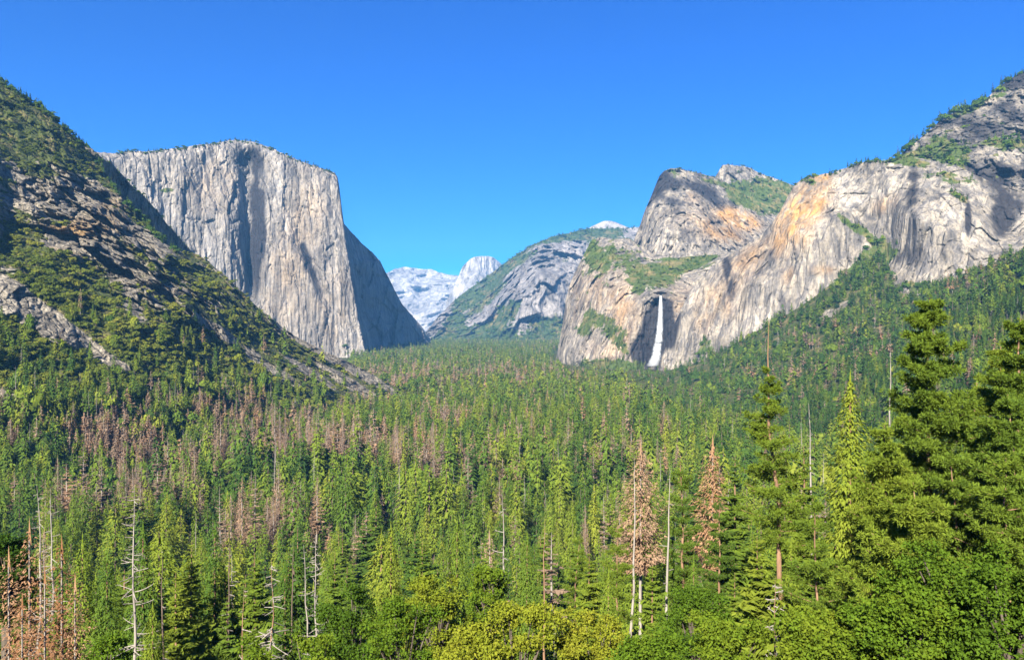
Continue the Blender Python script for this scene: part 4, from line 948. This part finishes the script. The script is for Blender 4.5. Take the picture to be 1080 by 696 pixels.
for q, (px, py, Y, tn, lb) in enumerate(FIRS):
    if q % 2: hero("fir", "fir_tree", px, py, Y, lb, "tree", 600+q, tn, whorls=36, per=8, wid=0.13+0.02*(q % 3), cb=0.08, sprays=9, SW=0.5)
    else: hero("plume", "fir_tree", px, py, Y, lb, "tree", 600+q, tn, n=10000, wid=0.12+0.02*(q % 3), cb=0.06, size=0.0155, blunt=0.7, ragged=0.5)
# dead conifers still holding needles
hero("plume", "dead_conifer", 752, 468, 150, "tan dead conifer with dry needles left of the long orange trunk", "dead tree", 20, 0.85, leafmat=M_DEAD, bark=M_GREY, n=5200, wid=0.10, cb=0.48, size=0.015, blunt=0.6, ragged=0.7, droop=0.3)
hero("plume", "dead_conifer", 676, 474, 190, "wide reddish brown dead conifer beside a pale bare pole", "dead tree", 21, 0.6, leafmat=M_DEAD, bark=M_GREY, n=7000, wid=0.15, cb=0.5, size=0.015, blunt=0.6, ragged=0.8, droop=0.2)
for q, (px, py, Y, s_) in enumerate([(30, 556, 84, 22), (64, 572, 92, 23), (8, 585, 74, 24), (46, 604, 70, 25), (78, 612, 80, 26), (22, 632, 60, 27)]):
    hero("plume", "dead_conifer", px, py, Y, ["rusty orange dead conifer left of two grey snags", "orange brown dead conifer below the twin grey snags", "orange dead conifer at the left picture edge", "low rust coloured dead conifer between the taller rusty ones", "reddish brown dead conifer at the right end of the rusty group", "brown dead conifer in the very lower left corner"][q],
         "dead tree", s_, [0.9, 1.0, 0.85, 1.0, 0.8, 0.95][q], leafmat=M_DEAD, bark=M_GREY, n=3200, wid=[0.10, 0.11, 0.12, 0.14, 0.12, 0.13][q], cb=0.1, size=0.016, blunt=0.5, ragged=0.9, droop=0.25)
# bare snags
hero("snag", "dead_snag", 707, 494, 112, "tall bare grey trunk with short stubs in front of green pines", "dead tree", 30, nbr=10, cb=0.3, ln=2.4, twig=1, crown_name="bare_crown", r0=0.0085)
hero("snag", "dead_snag", 663, 480, 170, "pale bare pole beside the reddish brown dead conifer", "dead tree", 31, nbr=10, cb=0.4, ln=1.6, twig=1, crown_name="bare_crown")
hero("snag", "dead_snag", 575, 545, 105, "brown bare broken trunk rising from the yellow green oaks", "dead tree", 32, nbr=6, cb=0.5, ln=1.2, twig=1, crown_name="bare_crown", bark=M_BARK)
hero("snag", "dead_snag", 531, 520, 120, "grey snag with curved side branches above the yellow green oaks", "dead tree", 33, nbr=34, cb=0.3, ln=3.2, twig=2, crown_name="bare_crown")
hero("snag", "dead_snag", 136, 512, 118, "white snag with tiers of upcurved bare branches, standing alone at lower left", "dead tree", 34, nbr=70, cb=0.4, ln=3.8, twig=2, crown_name="bare_crown")
hero("snag", "dead_snag", 38, 510, 128, "left one of the twin grey snags above the rusty conifers", "dead tree", 35, nbr=64, cb=0.4, ln=3.4, crown_name="bare_crown")
hero("snag", "dead_snag", 54, 514, 132, "right one of the twin grey snags above the rusty conifers", "dead tree", 36, nbr=64, cb=0.4, ln=3.4, crown_name="bare_crown")
hero("snag", "dead_snag", 336, 565, 120, "grey snag with drooping twigs left of the dark oak", "dead tree", 37, nbr=70, cb=0.35, ln=3.2, crown_name="bare_crown")
hero("snag", "dead_snag", 322, 575, 128, "slim grey snag close behind the drooping twigged snag", "dead tree", 38, nbr=30, cb=0.3, ln=2.0, crown_name="bare_crown")
hero("snag", "dead_snag", 286, 590, 96, "reddish brown trunked snag with pale hanging twigs", "dead tree", 39, nbr=80, cb=0.3, ln=3.2, droop=-0.35, crown_name="bare_crown", bark=M_BARK)
hero("snag", "dead_snag", 258, 615, 92, "orange brown bare trunk with few pale branches", "dead tree", 40, nbr=20, cb=0.3, ln=2.4, crown_name="bare_crown", bark=M_BARK)
hero("snag", "dead_snag", 243, 560, 110, "dark charred looking bare trunk at lower left", "dead tree", 41, nbr=16, cb=0.3, ln=1.8, crown_name="bare_crown", bark=M_DBARK)
hero("snag", "dead_snag", 307, 572, 112, "black bare trunk left of the grey drooping snag", "dead tree", 42, nbr=10, cb=0.4, ln=1.2, crown_name="bare_crown", bark=M_DBARK)
hero("snag", "dead_snag", 174, 575, 104, "dark bare trunk right of the white tiered snag", "dead tree", 43, nbr=14, cb=0.3, ln=1.6, crown_name="bare_crown", bark=M_DBARK)
hero("snag", "dead_snag", 817, 608, 56, "small twisted dead snag with curled grey branches", "dead tree", 44, nbr=40, cb=0.1, ln=2.0, twig=3, crown_name="bare_crown", bark=M_BARK)
hero("snag", "dead_snag", 859, 425, 140, "pale grey snag between the thin pine and the yellow green fir", "dead tree", 45, nbr=30, cb=0.4, ln=2.2, crown_name="bare_crown")
hero("snag", "dead_snag", 941, 370, 160, "distant straight snag left of the tallest pine", "dead tree", 46, nbr=14, cb=0.5, ln=1.2, crown_name="bare_crown")
# broadleaf trees along the bottom
OAKS = [(545, 628, 66, .80, 4.6, "wide yellow green oak at bottom centre"), (625, 640, 68, .77, 4.4, "yellow green oak below the brown bare trunk"), (492, 655, 60, .72, 4.2, "small yellow green oak left of the wide one"), (690, 668, 58, .5, 3.8, "yellow oak at the foot of the tall grey trunk"),
        (376, 604, 84, .25, 5.2, "dark green oak at lower left of centre"), (425, 622, 78, .48, 4.8, "mid green oak beside the dark green one"), (460, 598, 100, .62, 5.0, "light green oak behind the yellow green ones"), (330, 655, 64, .55, 4.0, "green oak under the drooping grey snag"),
        (1018, 552, 52, .36, 5.6, "broad dense green oak at lower right"), (1070, 580, 48, .32, 5.0, "green oak in the lower right corner"), (955, 610, 50, .5, 4.6, "bright green leafy tree left of the broad oak"), (900, 628, 54, .66, 4.4, "yellow green leafy tree right of the twisted snag"),
        (860, 640, 50, .6, 3.6, "yellowish shrub like oak at the bottom by the twisted snag"), (770, 640, 60, .55, 4.2, "green leafy tree left of the twisted snag"), (735, 610, 86, .35, 4.6, "dark leafy tree behind the yellow oak"), 
         (105, 662, 72, .5, 4.0, "lime green oak right of the rusty conifers"), (270, 668, 66, .5, 4.2, "green oak at the foot of the reddish snag"), (4, 548, 90, .08, 3.0, "very dark evergreen oak at the left edge"),
        (520, 590, 118, .5, 5.0, "mid green oak behind the curved branch snag")]
for q, (px, py, Y, tn, wd, lb) in enumerate(OAKS):
    hero("oak", "oak_tree", px, py, Y, lb, "tree", 60+q, tn, wid=wd, n=int(22000*min(1, 62/Y+0.15)), leaf=0.135*max(1, Y/80), nb=46)

# ------------------------------------------------------------------ waterfall
def waterfall():
    k = NT("falling_water")
    f = k.ramp(k.noise((1.6, 1.6, 60), 5, 0.6), [(0.3, (0.40, 0.43, 0.47)), (0.6, (0.66, 0.68, 0.70))])
    k.l(f, k.b.inputs["Base Color"]); k.b.inputs["Roughness"].default_value = 0.8
    P = [(696.8, 312, 3.0, 0), (696.8, 322, 4.6, -6), (696.4, 335, 6.0, -10), (695.8, 348, 7.4, -12), (695.0, 358, 8.6, -14), (693.6, 367, 10.5, -18), (692.6, 374, 10, -24), (690.5, 380, 12, -32), (688, 386, 14, -40)]
    P = np.array(P); t = np.linspace(0, 1, 60); ti = np.linspace(0, 1, len(P))
    cx, cy, ww, dz = [np.interp(t, ti, P[:, j]) for j in range(4)]
    rr = np.random.default_rng(5); seg = 20
    Yw = np.array([min(2745, lower.sample(np.array([a]), np.array([b]))[0][0, 1])-16+1.2*c for a, b, c in zip(cx, cy, dz)])
    an = np.arange(seg)*2*math.pi/seg
    V = []; D = []
    for q in range(60):
        wv = ww[q]*0.5*(1+0.10*rr.normal(size=seg))
        V.append(at(cx[q]+np.cos(an)*wv, np.full(seg, cy[q]), Yw[q]+np.sin(an)*6)); D.append((1-np.abs(np.cos(an))**1.6)*(1.0 if q < 46 else 1.0-0.75*(q-46)/14))
    i = np.arange(60*seg).reshape(60, seg); jn = np.roll(i, -1, 1)
    T = np.stack([i[:-1], i[1:], jn[1:], jn[:-1]], -1).reshape(-1, 4)
    al = k.math('MULTIPLY', k.attr("dens").outputs["Fac"], k.ramp(k.noise((1.5, 1.5, 40), 5, 0.65), [(0.32, 0.15), (0.62, 1.0)]))
    al = k.math('MULTIPLY', al, 0.88, True); k.l(al, k.b.inputs["Alpha"])
    o = link("waterfall", mesh_np("waterfall", np.concatenate(V), T, [k.m], attrs={"dens": np.concatenate(D)}, smooth_shade=True, quads=True))
    tag(o, "slim white waterfall plunging down the dark alcove in the cliff", "waterfall", None, "structure")
waterfall()

# ------------------------------------------------------------------ air
def haze():
    x0, x1, y0, y1, z0, z1 = -36000, 36000, -900, 26000, -400, 2600
    V = [(x, y, z) for x in (x0, x1) for y in (y0, y1) for z in (z0, z1)]
    T = [(0, 1, 3, 2), (4, 6, 7, 5), (0, 4, 5, 1), (2, 3, 7, 6), (0, 2, 6, 4), (1, 5, 7, 3)]
    m = bpy.data.materials.new("air"); m.use_nodes = True; t = m.node_tree
    t.nodes.clear(); out = t.nodes.new("ShaderNodeOutputMaterial"); v = t.nodes.new("ShaderNodeVolumePrincipled")
    v.inputs["Color"].default_value = (0.16, 0.48, 1.0, 1); v.inputs["Density"].default_value = HAZE; v.inputs["Anisotropy"].default_value = 0.0
    t.links.new(v.outputs[0], out.inputs["Volume"])
    o = link("haze", mesh_np("haze", np.array(V, float), np.array(T), [m], quads=True))
    tag(o, "thin blue haze filling the valley air", "haze", None, "stuff")
HAZE = 3.4e-5
haze()
